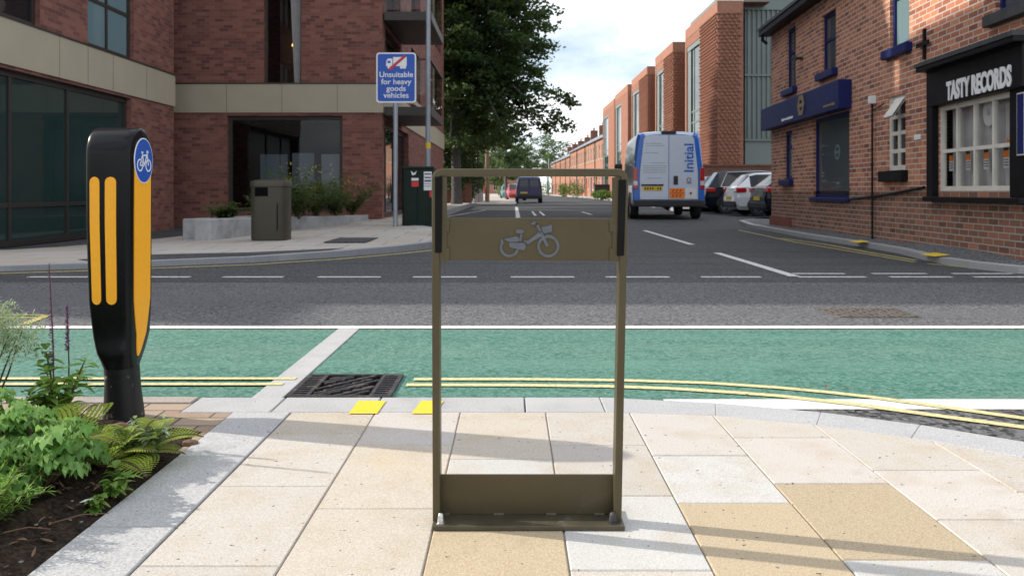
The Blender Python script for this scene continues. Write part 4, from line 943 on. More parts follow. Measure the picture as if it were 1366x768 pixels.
# ------------------------------------------------------------------ METAL CLAD BUILDING + YARD WALL
mc = thing('metal_clad_building', 'green grey ribbed metal clad block behind the parked cars', 'building', (14, 44, 0))
BM = Basis((0, 41, 0), (1, 0, 0), (0, -1, 0))
x0 = (994-CX)/F*41
def mz(py): return H-(py-HY)/F*41
mb = MB(); mb.prism([(x0-.35, 42), (x0, 41), (24, 41), (24, 52), (x0-.35, 52)], 0, 11.4); mb.build('wall', 'bluegrey2', mc)
mb = MB(); z1, z2, z3 = mz(187), mz(101), mz(13)
k = 0; x = x0+.1
while x < 19:
    for a, b in ((z1+.06, z2-.06), (z2+.06, z3-.03)): BM.box(mb, x, x+.09, a, b, .003, .09)
    x += .24
mb.build('ribbed_cladding', 'bluegrey', mc)
mb = MB()
for z in (z1, z2, z3): BM.box(mb, x0-.05, 24, z-.05, z+.05, .002, .14)
BM.box(mb, x0-.1, 24, z3+.05, 11.45, .001, .05); mb.build('trim', 'bluegrey', mc)
wn = BM.window(mc, (1050-CX)/F*41, (1064-CX)/F*41, mz(30), mz(17), -.1, 'bluegrey', 'glass_pale', fw=.06)
mb = MB(); mb.box((930-CX)/F*35, 22, 35, 35.25, 0, P(0, 222, 35).z); mb.box((930-CX)/F*35-.02, 22, 34.96, 35.29, P(0, 222, 35).z+.001, P(0, 219.5, 35).z)
tag(mb.build('yard_wall', 'brick_wall'), 'low dark brick yard wall behind the parked cars', 'wall')

# ------------------------------------------------------------------ FLATS WITH PROJECTING BRICK BAYS
fl = thing('brick_flats', 'row of tall orange brick bays with deep windows along the right of the street', 'building', (11, 66, 0))
mb = MB(); mb.box(11, 22, 52.1, 97, -.1, 9.4); mb.box(11.0, 11.15, 41.5, 52.1, -.1, 9.4); mb.build('wall', 'brick_wall', fl)
mb = MB(); mb.box(11.3, 21.8, 52.4, 96, 9.41, 10.2); mb.build('roof', 'bluegrey', fl)
bays = [(40, 47.4, 9.95, 10.0), (51.3, 57.6, 10.0, 10.05), (61, 69, 10.0, 10.0), (72, 81, 10.1, 10.1), (84, 94.5, 10.4, 10.2)]
for i, (y0, y1, bx, bh) in enumerate(bays):
    BB = Basis((bx, 0, 0), (0, 1, 0), (-1, 0, 0)); L = y1-y0
    op = (y0+L*.5, y1-.35, .9, bh-1.05)
    mb = MB(); BB.wall(mb, y0, y1, -.1, bh, [op], .2)
    mb.box(bx, 11.2, y0-.0, y0+.02, -.1, bh); mb.box(bx, 11.2, y1-.02, y1, -.1, bh); mb.box(bx, 12.5, y0, y1, bh-.02, bh+.001)
    if i < 3:      # projecting header bricks
        z = 1.9; r = 0
        while z < bh-.62:
            y = y0+.05+(.12 if r % 2 else 0)
            while y < op[0]-.12: BB.box(mb, y, y+.11, z, z+.085, .001, .085); y += .24
            x = bx+.03+(.11 if r % 2 else 0)
            while x < 11: mb.box(x, x+.12, y0-.085, y0-.001, z, z+.085); x += .24
            z += .17; r += 1
    bo = mb.build('brick_bay', 'brick_flat', fl)
    mb = MB(); BB.box(mb, y0-.003, y1+.003, bh-.55, bh+.04, -1.2, .012); BB.box(mb, y1-.34, y1+.003, -.1, bh-.56, -.5, .012); mb.build('smooth_border', 'brick_smooth', bo)
    zz = op[2]+(op[3]-op[2])*.5
    BB.window(fl, op[0], op[1], op[2], op[3], .08, 'bluegrey', 'glass_teal', ((op[0]*.45+op[1]*.55),), (zz-.3, zz+.3), .14)
    mb = MB(); BB.box(mb, op[0]+.02, op[1]-.02, op[3]-.26, op[3]-.003, -.07, -.02); BB.box(mb, op[1]-.9, op[1]-.02, op[2]+.02, op[3]-.28, -.078, -.05); mb.build('blind_box', 'bluegrey2', bo)
for y in (49.3, 59.3, 70.5, 82.5):
    BB = Basis((11, 0, 0), (0, 1, 0), (-1, 0, 0)); BB.window(fl, y-1.2, y+1.2, 1, 8.6, -.02, 'bluegrey', 'glass_dk', (y,), (3.4, 6), .12)

# ------------------------------------------------------------------ TERRACED HOUSES
def house(L=11., hh=7.6):
    h = thing('terraced_house', '', 'house', (0, 0, 0), 'terraced houses along the street')
    B = Basis((0, 0, 0), (0, 1, 0), (-1, 0, 0)); mb = MB(); ops = []
    for k in range(4):
        u = L*(k+.5)/4; ops.append((u-.55, u+.55, 4.9, 6.8))
        if k % 2: ops.append((u-.6, u+.6, .1, 2.7))
        else: ops.append((u-.65, u+.65, 1.1, 3.2))
    B.wall(mb, 0, L, -.1, hh, ops, .12)
    mb.box(0, 8, -.0, .02, -.1, hh); mb.box(0, 8, L-.02, L, -.1, hh); mb.box(7.98, 8, 0, L, -.1, hh)
    for y in (0, L): mb.add([(0, y, hh), (8, y, hh), (4, y, hh+2.2)], [(0, 1, 2)])
    mb.build('wall', 'brick_terr', h)
    for o in ops:
        if o[2] < .5:
            mb = MB(); B.box(mb, o[0], o[1], o[2], o[3]-.5, -.15, -.06); B.box(mb, o[0], o[1], o[3]-.5, o[3]-.4, -.15, -.05); mb.build('door', 'navy' if o[0] < 5 else 'carred', h)
        else:
            w = B.window(h, *o, .06, 'cream', 'glass_dk', ((o[0]+o[1])/2,), ((o[2]+o[3])/2,), .09)
            mb = MB(); B.box(mb, o[0]-.1, o[1]+.1, o[2]-.15, o[2]-.002, -.05, .08); mb.build('sill', 'band', w)
    mb = MB(); a = .3
    mb.add([(-a, 0, hh-.05), (-a, L, hh-.05), (4, L, hh+2.25), (4, 0, hh+2.25)], [(0, 1, 2, 3)]); mb.add([(8+a, L, hh-.05), (8+a, 0, hh-.05), (4, 0, hh+2.25), (4, L, hh+2.25)], [(0, 1, 2, 3)])
    mb.add([(-a, 0, hh-.05), (-a, L, hh-.05), (-a, L, hh-.25), (-a, 0, hh-.25)], [(3, 2, 1, 0)])
    rf = mb.build('roof', 'slate_pale', h)
    mb = MB(); mb.box(3.4, 4.6, L-1.3, L-.2, hh+1.5, hh+3.6); ch = mb.build('chimney', 'brick_wall', rf)
    mb = MB()
    for k in range(3): mb.cyl((4, L-1.1+k*.35, hh+3.6), (4, L-1.1+k*.35, hh+4.1), .13, n=8)
    mb.build('chimney_pot', 'brick_smooth', ch)
    mb = MB(); mb.tube([(-.08, L-.15, hh-.2), (-.08, L-.15, 0)], .05); mb.build('downpipe', 'blackp', h)
    return h
h0 = house(); A = Vector((11.3, 98, 0)); Bv = Vector((8.8, 186, 0)); ang = math.atan2(-(Bv.x-A.x), (Bv.y-A.y))
names = ['nearest', 'second', 'third', 'fourth', 'fifth', 'sixth', 'seventh', 'farthest']
labs = ['orange brick terraced house next to the last flats bay, nearest of the terrace', 'second orange brick terraced house along the right of the street', 'third orange brick terraced house counted from the flats', 'fourth orange brick terraced house counted from the flats', 'fifth orange brick terraced house counted from the flats', 'sixth orange brick terraced house counted from the flats', 'seventh orange brick terraced house, last but one of the row', 'last terraced house at the far end of the row']
for i in range(8):
    o = h0 if i == 0 else copy_tree(h0); p = A+(Bv-A)*(i*11.1/88.1)
    o.location = p-Vector((0 if i < 4 else -.25, 0, .0 if i < 4 else .45)); o.rotation_euler.z = ang; o['label'] = labs[i]
# houses at the far end and behind the tree on the left
fh = [(2.2, 235, 0, 1., 'pale far house closing the end of the street'), (-8.5, 240, 0, 1., 'far brick house beyond the willows on the left'), (-13.5, 50, math.pi, .8, 'brick house with white windows behind the big tree')]
for x, y, rz_, s_, lab in fh:
    o = copy_tree(h0); o.location = (x, y, 0); o.rotation_euler.z = rz_+(math.pi*.5 if y > 200 else 0); o.scale = (s_,)*3; o['label'] = lab; o['group'] = 'far houses'

# ------------------------------------------------------------------ VEHICLES (x forward, y left, z up)
def wheels(parent, xs, half, r, w=.2):
    for x in xs:
        for sgn in (-1, 1):
            mb = MB(); y1 = sgn*half; y0 = sgn*(half-w)
            pr = [(r*.6, y1-sgn*.03), (r*.93, y1), (r, y1-sgn*.04), (r, y0+sgn*.03), (r*.9, y0), (r*.3, y0)]
            mb.loft([[(x+q*math.cos(t), y, r+q*math.sin(t)) for t in [2*math.pi*k/20 for k in range(20)]] for q, y in pr])
            wh = mb.build('wheel', 'tyre', parent)
            mb = MB()
            for k in range(5):
                a = 2*math.pi*k/5; mb.box(-.05, .05, -.01, .01, 0, r*.6, T=lambda v, a=a: Vector((x+v.x*math.cos(a)+v.z*math.sin(a), y1-sgn*.015+v.y, r-v.x*math.sin(a)+v.z*math.cos(a))))
            ring(lambda a, b, d: Vector((x+a, y1-sgn*(.03-d), r+b)), 0, 0, r*.55, r*.66, 0, .02, 18, mb=mb); mb.build('rim', 'rim', wh)
def arch(parent, xs, half, r):
    mb = MB()
    for x in xs:
        for sgn in (-1, 1): ring(lambda a, b, d: Vector((x+a, sgn*(half+d), r+b)), 0, 0, .02, r*1.16, -.06, .006, 18, 0, 180, mb=mb)
    mb.build('wheel_arch', 'plastic', parent)
def carbody(root, st, paint, glass_side, glass_end, hb):
    """st: (x, zb, zbelt, ztop, half body, half roof)"""
    rings = []
    for x, zb, zl, zt_, wb, wr in st:
        h = [(0, zb), (wb*.88, zb), (wb*.97, zb+.12), (wb, zb+(zl-zb)*.55), (wb*.965, zl), (wr+.02, zl+(zt_-zl)*.86), (wr*.86, zt_-.015*(zt_ > zl+.1)), (wr*.4, zt_), (0, zt_)]
        rings.append([(x, y, z) for y, z in h]+[(x, -y, z) for y, z in h[::-1][1:-1]])
    n = len(rings[0]); body, glass = MB(), MB()
    for k in range(len(rings)-1):
        for i in range(n):
            j = (i+1) % n; q = [rings[k][i], rings[k][j], rings[k+1][j], rings[k+1][i]]
            side = i in (4, 11); top = i in (5, 6, 7, 8, 9, 10)
            g = (side and k in glass_side) or (top and k in glass_end)
            (glass if g else body).add(q, [(0, 1, 2, 3)], smooth=not g)
    body.add(rings[0], [tuple(range(n))[::-1]]); body.add(rings[-1], [tuple(range(n))])
    b = body.build('body', paint, root)
    glass.build('window', 'glass_dk', root)
    return b
def hatch(name, paint, L=4., W=.87, Ht=1.48, chrome=False, estate=False):
    root = thing(name, '', 'car'); r = .32; h = L/2; q = Ht
    st = [(-h, .38, .62, .66, W*.84, W*.6), (-h+.06, .28, .86, .93, W*.93, W*.66), (-h+.14, .22, .95, 1.0, W*.96, W*.7), (-h+.5, .2, .97, q*.94, W, W*.72), (-h+.75, .2, .96, q*.985, W, W*.74),
          (-.25, .2, .93, q, W, W*.76), (.55, .2, .91, q*.96, W, W*.72), (1.25*L/4, .2, .9, .96, W*.99, W*.7), (h-.3, .22, .78, .84, W*.95, W*.7), (h-.06, .28, .6, .66, W*.86, W*.6), (h, .36, .5, .55, W*.76, W*.5)]
    carbody(root, st, paint, (3, 4, 5), (2, 6), 0)
    if chrome:
        mb = MB()
        for sgn in (-1, 1): mb.tube([(-h+.55, sgn*W*.975, .985), (-.25, sgn*W*.975, .95), (.9, sgn*W*.97, .92), (.55, sgn*W*.8, q*.915), (-.25, sgn*W*.84, q*.955), (-h+.8, sgn*W*.83, q*.93), (-h+.55, sgn*W*.975, .985)], .014, 6)
        mb.build('window_trim', 'steel', root)
    for sgn in (-1, 1):
        mb = MB(); ya, yb = sorted((sgn*W*.66, sgn*W*1.0)); mb.box(-h+.02, -h+.36, ya, yb, .79, .95); mb.build('tail_light', 'redlens', root, bevel=.03)
        mb = MB(); mb.box(h-.34, h-.1, sgn*W*.7-.1, sgn*W*.7+.1, .68, .8); mb.build('headlight', 'clearlens', root, bevel=.04)
        mb = MB(); mb.box(.75, .95, sgn*(W+.1)-.09, sgn*(W+.1)+.09, .92, 1.06); mb.build('mirror', paint, root, bevel=.03)
    mb = MB(); mb.box(-h-.025, -h+.12, -W*.86, W*.86, .3, .5); mb.build('bumper', 'plastic', root, bevel=.04)
    mb = MB(); mb.box(-h-.03, -h+.0, -.26, .26, .55, .66); mb.build('number_plate', 'plate', root)
    arch(root, (-h+.75, h-.8), W, r); wheels(root, (-h+.75, h-.8), W+.01, r)
    return root
def place(o, x, y, rz_, label, group=None, z=0.):
    o.location = (x, y, z); o.rotation_euler.z = rz_; o['label'] = label
    if group: o['group'] = group
    return o
GP = 'cars parked in the yard'
place(hatch('parked_car', 'carblack', 4.5, .92, 1.62, True), 9.3, 30.6, rad(-4), 'dark suv with bright window trim parked beside the white van', GP)
place(hatch('parked_car', 'carwhite', 4.0, .87, 1.47), 9.35, 28.0, rad(0), 'white hatchback with red tail light parked in the yard', GP)
place(hatch('parked_car', 'carblack', 4.0, .87, 1.42), 9.55, 25.5, rad(1), 'dark car half hidden by the brick shop corner', GP)
place(hatch('parked_car', 'cargrey', 4.1, .87, 1.5), 9.35, 33.4, rad(0), 'grey car behind the dark suv, mostly hidden', GP)
GL = 'cars parked along the left kerb'
for paint, x, y, lab in (('carred', .35, 75, 'red car parked behind the navy van'), ('carteal', -.35, 88, 'teal car parked behind the red car'), ('cargrey', -.6, 104, 'grey car at the end of the parked line')):
    place(hatch('parked_car', paint, 4.0, .87, 1.5), x, y, rad(-88), lab, GL)
# white delivery van
v = thing('delivery_van', 'white and blue high roof delivery van seen from behind', 'van')
L, W, VH = 5.9, 1.0, 2.47; h = L/2
def vring(x, zb, zt_, wb, wt, rr=.16):
    hpts = [(0, zb), (wb*.93, zb), (wb, zb+.08), (wb*1.0, zb+.6), (wt+(wb-wt)*.45, zt_-.75), (wt, zt_-rr-.06), (wt-.05, zt_-rr*.42), (wt-rr*1.1, zt_-.03), (wt*.45, zt_), (0, zt_)]
    return [(x, y, z) for y, z in hpts]+[(x, -y, z) for y, z in hpts[::-1][1:-1]]
sts = [(-h, .42, VH-.1, W*.97, W*.83), (-h+.05, .38, VH-.03, W*.99, W*.86), (-h+.25, .36, VH, W, W*.88), (0, .36, VH+.02, W, W*.88), (1.2, .36, VH, W, W*.88), (1.65, .36, VH-.15, W, W*.84), (2.3, .36, 1.45, W*.98, W*.82), (2.75, .4, 1.15, W*.93, W*.75), (h, .5, .85, W*.8, W*.6)]
rg = [vring(*s_) for s_ in sts]; n = len(rg[0])
mbw, mbg = MB(), MB()
for k in range(len(rg)-1):
    for i in range(n):
        j = (i+1) % n; q = [rg[k][i], rg[k][j], rg[k+1][j], rg[k+1][i]]
        top = 5 <= i <= n-6
        if k == 5 and top: mbg.add(q, [(0, 1, 2, 3)])
        else:
            side = i in (2, 3, 4, n-3, n-4, n-5)
            mi = 1 if (k <= 1 and (i <= 6 or i >= n-7) and 2 <= i <= n-3) else (2 if side and k in (2, 3) and i in (2, 3, n-3, n-4) else 0)
            mbw.add(q, [(0, 1, 2, 3)], mi, smooth=True)
mbw.add(rg[0], [tuple(range(n))[::-1]], 1); mbw.add(rg[-1], [tuple(range(n))])
mbw.build('body', ['vwhite', 'vblue', 'vgrey'], v); mbg.build('windscreen', 'glass_dk', v)
def TV(y, z, d): return Vector((-h-d, -y, z))      # y to the viewer's right, from behind
for sgn in (-1, 1):
    mb = MB(); pts = [(.006, .56), (.8, .56), (.8, 1.3), (.755, 1.7), (.69, 2.25), (.64, 2.33), (.006, 2.36)]
    pts = [(sgn*a, b) for a, b in pts]; polyd(mb, TV, pts if sgn > 0 else pts[::-1], -.02, .03); dr = mb.build('rear_door', 'vwhite', v, bevel=.012)
    mb = MB(); polyd(mb, TV, [(sgn*a, b) for a, b in ((.85, .86), (.985, .86), (.98, 1.45), (.86, 1.45))], -.03, .035); tl = mb.build('tail_light', 'redlens', v, bevel=.01)
    mb = MB(); polyd(mb, TV, [(sgn*a, b) for a, b in ((.86, .96), (.975, .96), (.972, 1.08), (.862, 1.08))], .03, .039); mb.build('indicator_lens', 'clearlens', tl)
    if sgn > 0:
        text('Initial', lambda x, y, d: TV(.56-y, 1.72+x, .036+d), .36, 'lettering', 'vblue', dr, .016, .006, 1.05)
        mb = MB(); polyd(mb, TV, [(.13, .98), (.25, .98), (.25, 1.22), (.13, 1.22)], .03, .05); mb.build('handle', 'plastic', dr, bevel=.01)
        mb = MB(); ring(TV, .55, 1.11, .045, .062, .03, .036, 14, mb=mb); bar(mb, TV, .48, 1.02, .62, 1.02, .02, .03, .035); mb.build('badge', 'plastic', dr)
        mb = MB(); polyd(mb, TV, [(.02, .6), (.43, .6), (.43, .88), (.02, .88)], .03, .037); hz = mb.build('hazard_plate', 'orange', dr)
        mb = MB(); polyd(mb, TV, [(.45, .6), (.76, .6), (.76, .88), (.45, .88)], .03, .036); mb.build('hazard_label', 'paper', dr)
        mb = MB(); bar(mb, TV, .02, .74, .43, .74, .015, .037, .04)
        for a in (.1, .2, .3): 
            for zz in (.67, .81): bar(mb, TV, a, zz-.035, a+.03, zz+.035, .03, .037, .04)
        mb.build('hazard_print', 'carred', hz)
        mb = MB(); polyd(mb, TV, [(.6, .7), (.64, .74), (.6, .78), (.56, .74)], .036, .039); mb.build('hazard_symbol', 'plastic', dr)
    else:
        mb = MB(); polyd(mb, TV, [(-.72, .81), (-.18, .81), (-.18, .93), (-.72, .93)], .03, .04); pt = mb.build('number_plate', 'plate', dr)
        mb = MB()
        for k in range(7): bar(mb, TV, -.67+k*.07, .87, -.63+k*.07, .87, .07 if k != 4 else .012, .04, .042)
        mb.build('plate_characters', 'plastic', pt)
        mb = MB(); polyd(mb, TV, [(-.76, .945), (-.15, .945), (-.15, .99), (-.76, .99)], .03, .055); mb.build('plate_bar', 'plastic', dr)
        mb = MB()
        for zz, a, b in ((2.12, -.66, -.2), (2.06, -.62, -.12), (1.86, -.68, -.3), (1.58, -.5, -.12), (1.5, -.72, -.06), (1.44, -.7, -.06), (1.38, -.72, -.06), (1.32, -.72, -.08), (1.16, -.6, -.2)): bar(mb, TV, a, zz, b, zz, .014, .03, .033)
        mb.build('fine_print', 'cargrey', dr)
mb = MB(); polyd(mb, TV, [(-.95, .36), (.95, .36), (.97, .55), (-.97, .55)], -.1, .1); mb.build('bumper', 'plastic', v, bevel=.03)
mb = MB(); polyd(mb, TV, [(-.2, 2.39), (.2, 2.39), (.2, 2.47), (-.2, 2.47)], -.04, .05); mb.build('brake_light', 'plastic', v, bevel=.01)
mb = MB()
for sgn in (-1, 1): mb.box(-h+.9, h-.9, sgn*(W+.0)-.02, sgn*(W+.0)+.02, .36, .62)
mb.build('sill_trim', 'plastic', v)
for sgn in (-1, 1):
    mb = MB(); mb.box(1.35, 1.55, sgn*1.13-.12, sgn*1.13+.12, 1.25, 1.7); mb.build('mirror', 'plastic', v, bevel=.04)
arch(v, (-h+1.05, h-1.0), W, .36); wheels(v, (-h+1.05, h-1.0), W+.005, .36, .24)
vc = G(889, 293.5); yaw = rad(90-4.)
v.scale = (1.04,)*3
place(v, vc.x+.1+math.cos(yaw)*h, vc.y+.25+math.sin(yaw)*h, yaw, 'white and blue high roof delivery van parked on the right of the street')
# navy small van
nv = thing('small_van', '', 'van'); L, W, VH = 4.4, .92, 1.86; h = L/2
st = [(-h, .4, 1.05, VH-.16, W*.95, W*.76), (-h+.07, .32, 1.12, VH-.05, W*.98, W*.8), (-h+.3, .28, 1.12, VH, W, W*.82), (.3, .28, 1.1, VH, W, W*.82), (.9, .28, 1.08, VH-.12, W, W*.78), (1.5, .28, 1.05, 1.12, W*.98, W*.75), (h-.1, .35, .8, .86, W*.9, W*.6), (h, .42, .6, .66, W*.8, W*.5)]
carbody(nv, st, 'carnavy', (3,), (4,), 0)
TN = lambda y, z, d: Vector((-h-d, -y, z))
for sgn in (-1, 1):
    mb = MB(); p = [(.01, .55), (.74, .55), (.76, 1.1), (.65, 1.68), (.01, 1.7)]; polyd(mb, TN, [(sgn*a, b) for a, b in p], -.03, .012); dr = mb.build('rear_door', 'carnavy', nv, bevel=.01)
    mb = MB(); polyd(mb, TN, [(sgn*a, b) for a, b in ((.08, 1.15), (.66, 1.15), (.58, 1.6), (.08, 1.6))], .01, .016); mb.build('door_window', 'glass_dk', dr)
    mb = MB(); polyd(mb, TN, [(sgn*a, b) for a, b in ((.78, .8), (.88, .8), (.86, 1.2), (.77, 1.2))], -.03, .02); mb.build('tail_light', pm('dark_lens', (.12, .01, .02), .25), nv)
mb = MB(); polyd(mb, TN, [(-.6, .66), (-.1, .66), (-.1, .78), (-.6, .78)], .012, .02); mb.build('number_plate', 'plate', nv)
mb = MB(); polyd(mb, TN, [(-.88, .3), (.88, .3), (.9, .52), (-.9, .52)], -.1, .06); mb.build('bumper', 'plastic', nv, bevel=.03)
arch(nv, (-h+.8, h-.85), W, .32); wheels(nv, (-h+.8, h-.85), W+.01, .32)
place(nv, 1.18, 57+h, rad(90), 'navy blue small van seen through the top of the cycle stand')

# ------------------------------------------------------------------ TREES, HEDGES
def rdir(): 
    z = R.uniform(-1, 1); t = R.uniform(0, 2*math.pi); s_ = math.sqrt(1-z*z); return Vector((s_*math.cos(t), s_*math.sin(t), z))
def leafquad(mb, p, size, tint, droop=0.):
    d = rdir(); d.z = d.z*.6-droop; d.normalize(); u = d.cross(rdir()).normalized()
    a = d*size*.5; b = u*size*.28
    mb.add([p-a, p+b*1.0, p+a, p-b], [(0, 1, 2, 3)], 0, (tint,)*3)
def clump(mb, c, rx, rz_, n, size, base=.4, droop=0.):
    for _ in range(n):
        r = R.random()**.5; d = rdir()
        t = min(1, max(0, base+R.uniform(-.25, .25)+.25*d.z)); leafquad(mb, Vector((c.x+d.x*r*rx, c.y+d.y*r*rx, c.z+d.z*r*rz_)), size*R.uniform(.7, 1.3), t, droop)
def tree(name, label, base, h, cz, rx, ry, rzz, nc, nl, size, leaf, trunk_r=.2, limbs=10, crad=.8, group=None, extra=None, offx=0., droop=0., fill=.35):
    t = thing(name, label, 'tree', base, group); B = Vector(base); C = B+Vector((offx, 0, cz))
    mb = MB(); top = C+Vector((0, 0, rzz*.5))
    mid = B+(C-B)*.55+Vector((R.uniform(-.2, .2), 0, 0))
    mb.tube([B-Vector((0, 0, .1)), B+Vector((0, 0, .4)), mid, C, top], [trunk_r*1.3, trunk_r, trunk_r*.75, trunk_r*.5, trunk_r*.15], 9)
    cr = MB(); cs = []
    for _ in range(nc):
        d = rdir(); r = fill+(1-fill)*R.random()**.6 if R.random() < .7 else R.random()
        cs.append(C+Vector((d.x*rx*r, d.y*ry*r, d.z*rzz*r)))
    for k in range(limbs):
        c = cs[k*len(cs)//limbs]; s_ = B+(C-B)*R.uniform(.45, 1.); m = s_+(c-s_)*.5+Vector((0, 0, .3))
        mb.tube([s_, m, c], [trunk_r*.4, trunk_r*.22, trunk_r*.06], 6)
    for path in extra or []:
        for i, q in enumerate(path): cs.append(Vector(q))
        mb.tube([C]+[Vector(q) for q in path], [trunk_r*.4]+[trunk_r*.14]*len(path), 6)
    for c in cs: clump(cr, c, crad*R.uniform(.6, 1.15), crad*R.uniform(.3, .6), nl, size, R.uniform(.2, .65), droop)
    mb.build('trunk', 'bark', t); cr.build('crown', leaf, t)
    return t
def V3(px, py, Y): return tuple(P(px, py, Y))
tree('street_tree', 'darker street tree standing behind the overhanging one', (-4.6, 50, .1), 12, 6.2, 4.2, 3.4, 4.6, 420, 70, .26, 'leaf_tree', .24, 12, .95, fill=.2)
br = [[V3(690, 118, 40), V3(705, 118, 40), V3(720, 118, 40), V3(733, 124, 40), V3(744, 128, 40.2), V3(755, 133, 40.2), V3(763, 139, 40.3)],
      [V3(700, 130, 39.5), V3(716, 140, 39.5), V3(728, 149, 39.5), V3(740, 156, 39.5), V3(748, 164, 39.5), V3(755, 170, 39.5)],
      [V3(690, 140, 40.5), V3(704, 150, 40.5), V3(715, 160, 40.5), V3(724, 168, 40.5), V3(731, 173, 40.5)],
      [V3(690, 60, 40), V3(712, 58, 40), V3(724, 60, 40), V3(733, 62, 40)], [V3(700, 25, 40), V3(722, 20, 40), V3(735, 14, 40), V3(730, 35, 40)],
      [V3(690, 85, 40), V3(705, 92, 40), V3(713, 98, 40)], [V3(665, 160, 39), V3(680, 175, 39), V3(690, 182, 39), V3(697, 170, 39)],
      [V3(660, 120, 39), V3(670, 140, 39.5), V3(680, 110, 40), V3(690, 130, 40.5), V3(675, 160, 40), V3(688, 152, 41), V3(660, 178, 39), V3(700, 112, 41)], [V3(600, 190, 39), V3(615, 195, 39), V3(630, 192, 39), V3(650, 188, 39), V3(668, 185, 39)]]
tree('street_tree', 'large dark leafy street tree overhanging the left of the street', (-2.75, 41, .1), 15, 8.7, 4.7, 3.6, 6.4, 1000, 75, .22, 'leaf_tree', .26, 22, .8, extra=br, fill=.2)
for i, (x, y, h, cz, rx, rz_, leaf, lab, dr) in enumerate([
    (-4.3, 66, 8, 4.4, 3.2, 3.6, 'leaf_tree', 'mid green tree behind the large street tree, nearest the telegraph pole', 0.),
    (-.55, 82, 8, 5.4, 1.7, 3.4, 'leaf_willow', 'pale willow with hanging branches above the parked cars', .9),
    (-3.5, 95, 7, 4.4, 3.4, 3.8, 'leaf_tree', 'green tree further along the left pavement beyond the willow', 0.),
    (3.5, 205, 13, 7.5, 4.2, 4.5, 'leaf_far', 'pale far tree closing the street above the far house', 0.),
    (9.3, 215, 17, 9.5, 6., 6.5, 'leaf_far', 'tall far tree rising behind the terrace chimneys', 0.),
    (-2.5, 190, 10, 6, 4, 4, 'leaf_far', 'far tree on the left end of the street', 0.)]):
    tree('background_tree', lab, (x, y, 0), h, cz, rx, rx, rz_, 70, 60, .28 if y < 100 else .55, leaf, .18, 6, rx*.35, 'trees along the street', None, 0, dr)
def hedge(name, label, c, rx, ry, h, n, size, leaf, group=None):
    mb = MB()
    for _ in range(n):
        d = rdir(); r = R.random()**.35; leafquad(mb, Vector((c[0]+d.x*rx*r, c[1]+d.y*ry*r, c[2]+h*.5+d.z*h*.5*r)), size*R.uniform(.7, 1.3), R.random())
    return tag(mb.build(name, leaf), label, 'bush', group)
hedge('hedge', 'dark dense hedge under the large tree behind the cycle stand', (-3.3, 48.5, 0), 1.7, 2.2, 3.4, 3600, .2, 'leaf_hedge', 'hedges on the left')
hedge('hedge', 'dark hedge further along the left pavement', (-3.4, 58, 0), 1.5, 5., 3.4, 3200, .25, 'leaf_hedge', 'hedges on the left')
for k, (px, Y, w, h, lab) in enumerate([(752, 104, .8, 1.8, 'round clipped bush by the terrace'), (768, 98, 1.1, 1.9, 'loose light green bush by the terrace wall'), (804, 74, 1.1, .9, 'low bright weeds at the foot of the last flats bay'), (728, 132, 1.3, 2.5, 'bright green bush beside the navy van at the far terrace end'), (671, 110, .9, 1.7, 'bright bush behind the parked cars on the left')]):
    p = P(px, 255, Y); hedge('bush', lab, (p.x, Y, .05), w, w, h, 700, .2, 'leaf_bush', 'bushes along the street')
# low walls, poles
mb = MB(); mb.box(-3.9, -2.3, 45.8, 46.1, 0, .9); mb.box(-2.62, -2.25, 45.72, 46.2, 0, 1.25); mb.build('x', 'brick_wall'); o = bpy.data.objects['x']; o.name = 'garden_wall'; tag(o, 'low brick garden wall with pier under the large tree', 'wall')
mb = MB(); mb.box(-2.4, -2.15, 52, 62, 0, .85); tag(mb.build('garden_wall', 'conc'), 'pale low wall along the left pavement beyond the pier', 'wall')
p = P(650, 255, 56); tp = thing('telegraph_pole', 'brown wooden telegraph pole on the left pavement', 'pole', (p.x, 56, 0))
mb = MB(); mb.tube([(p.x, 56, 0), (p.x, 56, 3.2), (p.x-.02, 56, 6.6)], [.16, .15, .12], 10); mb.build('pole', 'timber', tp); mb = MB(); mb.box(p.x-.5, p.x+.5, 55.85, 55.95, 6.1, 6.22); mb.build('crossarm', 'timber', tp)
p = P(637, 255, 53); mb = MB(); mb.tube([(p.x, 53, 0), (p.x, 53, 1.1), (p.x, 53, 6.)], [.09, .07, .05], 8); tag(mb.build('dark_post', 'plastic'), 'thin dark post left of the telegraph pole', 'post')
p = P(802, 262, 90); mb = MB(); mb.box(p.x-.9, p.x+.9, 88, 89.2, .1, 1.45); mb.box(p.x-.96, p.x+.96, 87.94, 89.26, 1.45, 1.55); tag(mb.build('roadside_box', 'plastic', bevel=.03), 'dark box shaped store at the near end of the terrace', 'bin store')
p = P(732, 255, 160); mb = MB(); mb.tube([(p.x, 160, 0), (p.x, 160, 7.2)], .12, 8); tag(mb.build('distant_lamp_post', 'galv'), 'distant slim lamp post at the far end of the terrace', 'lamp post')

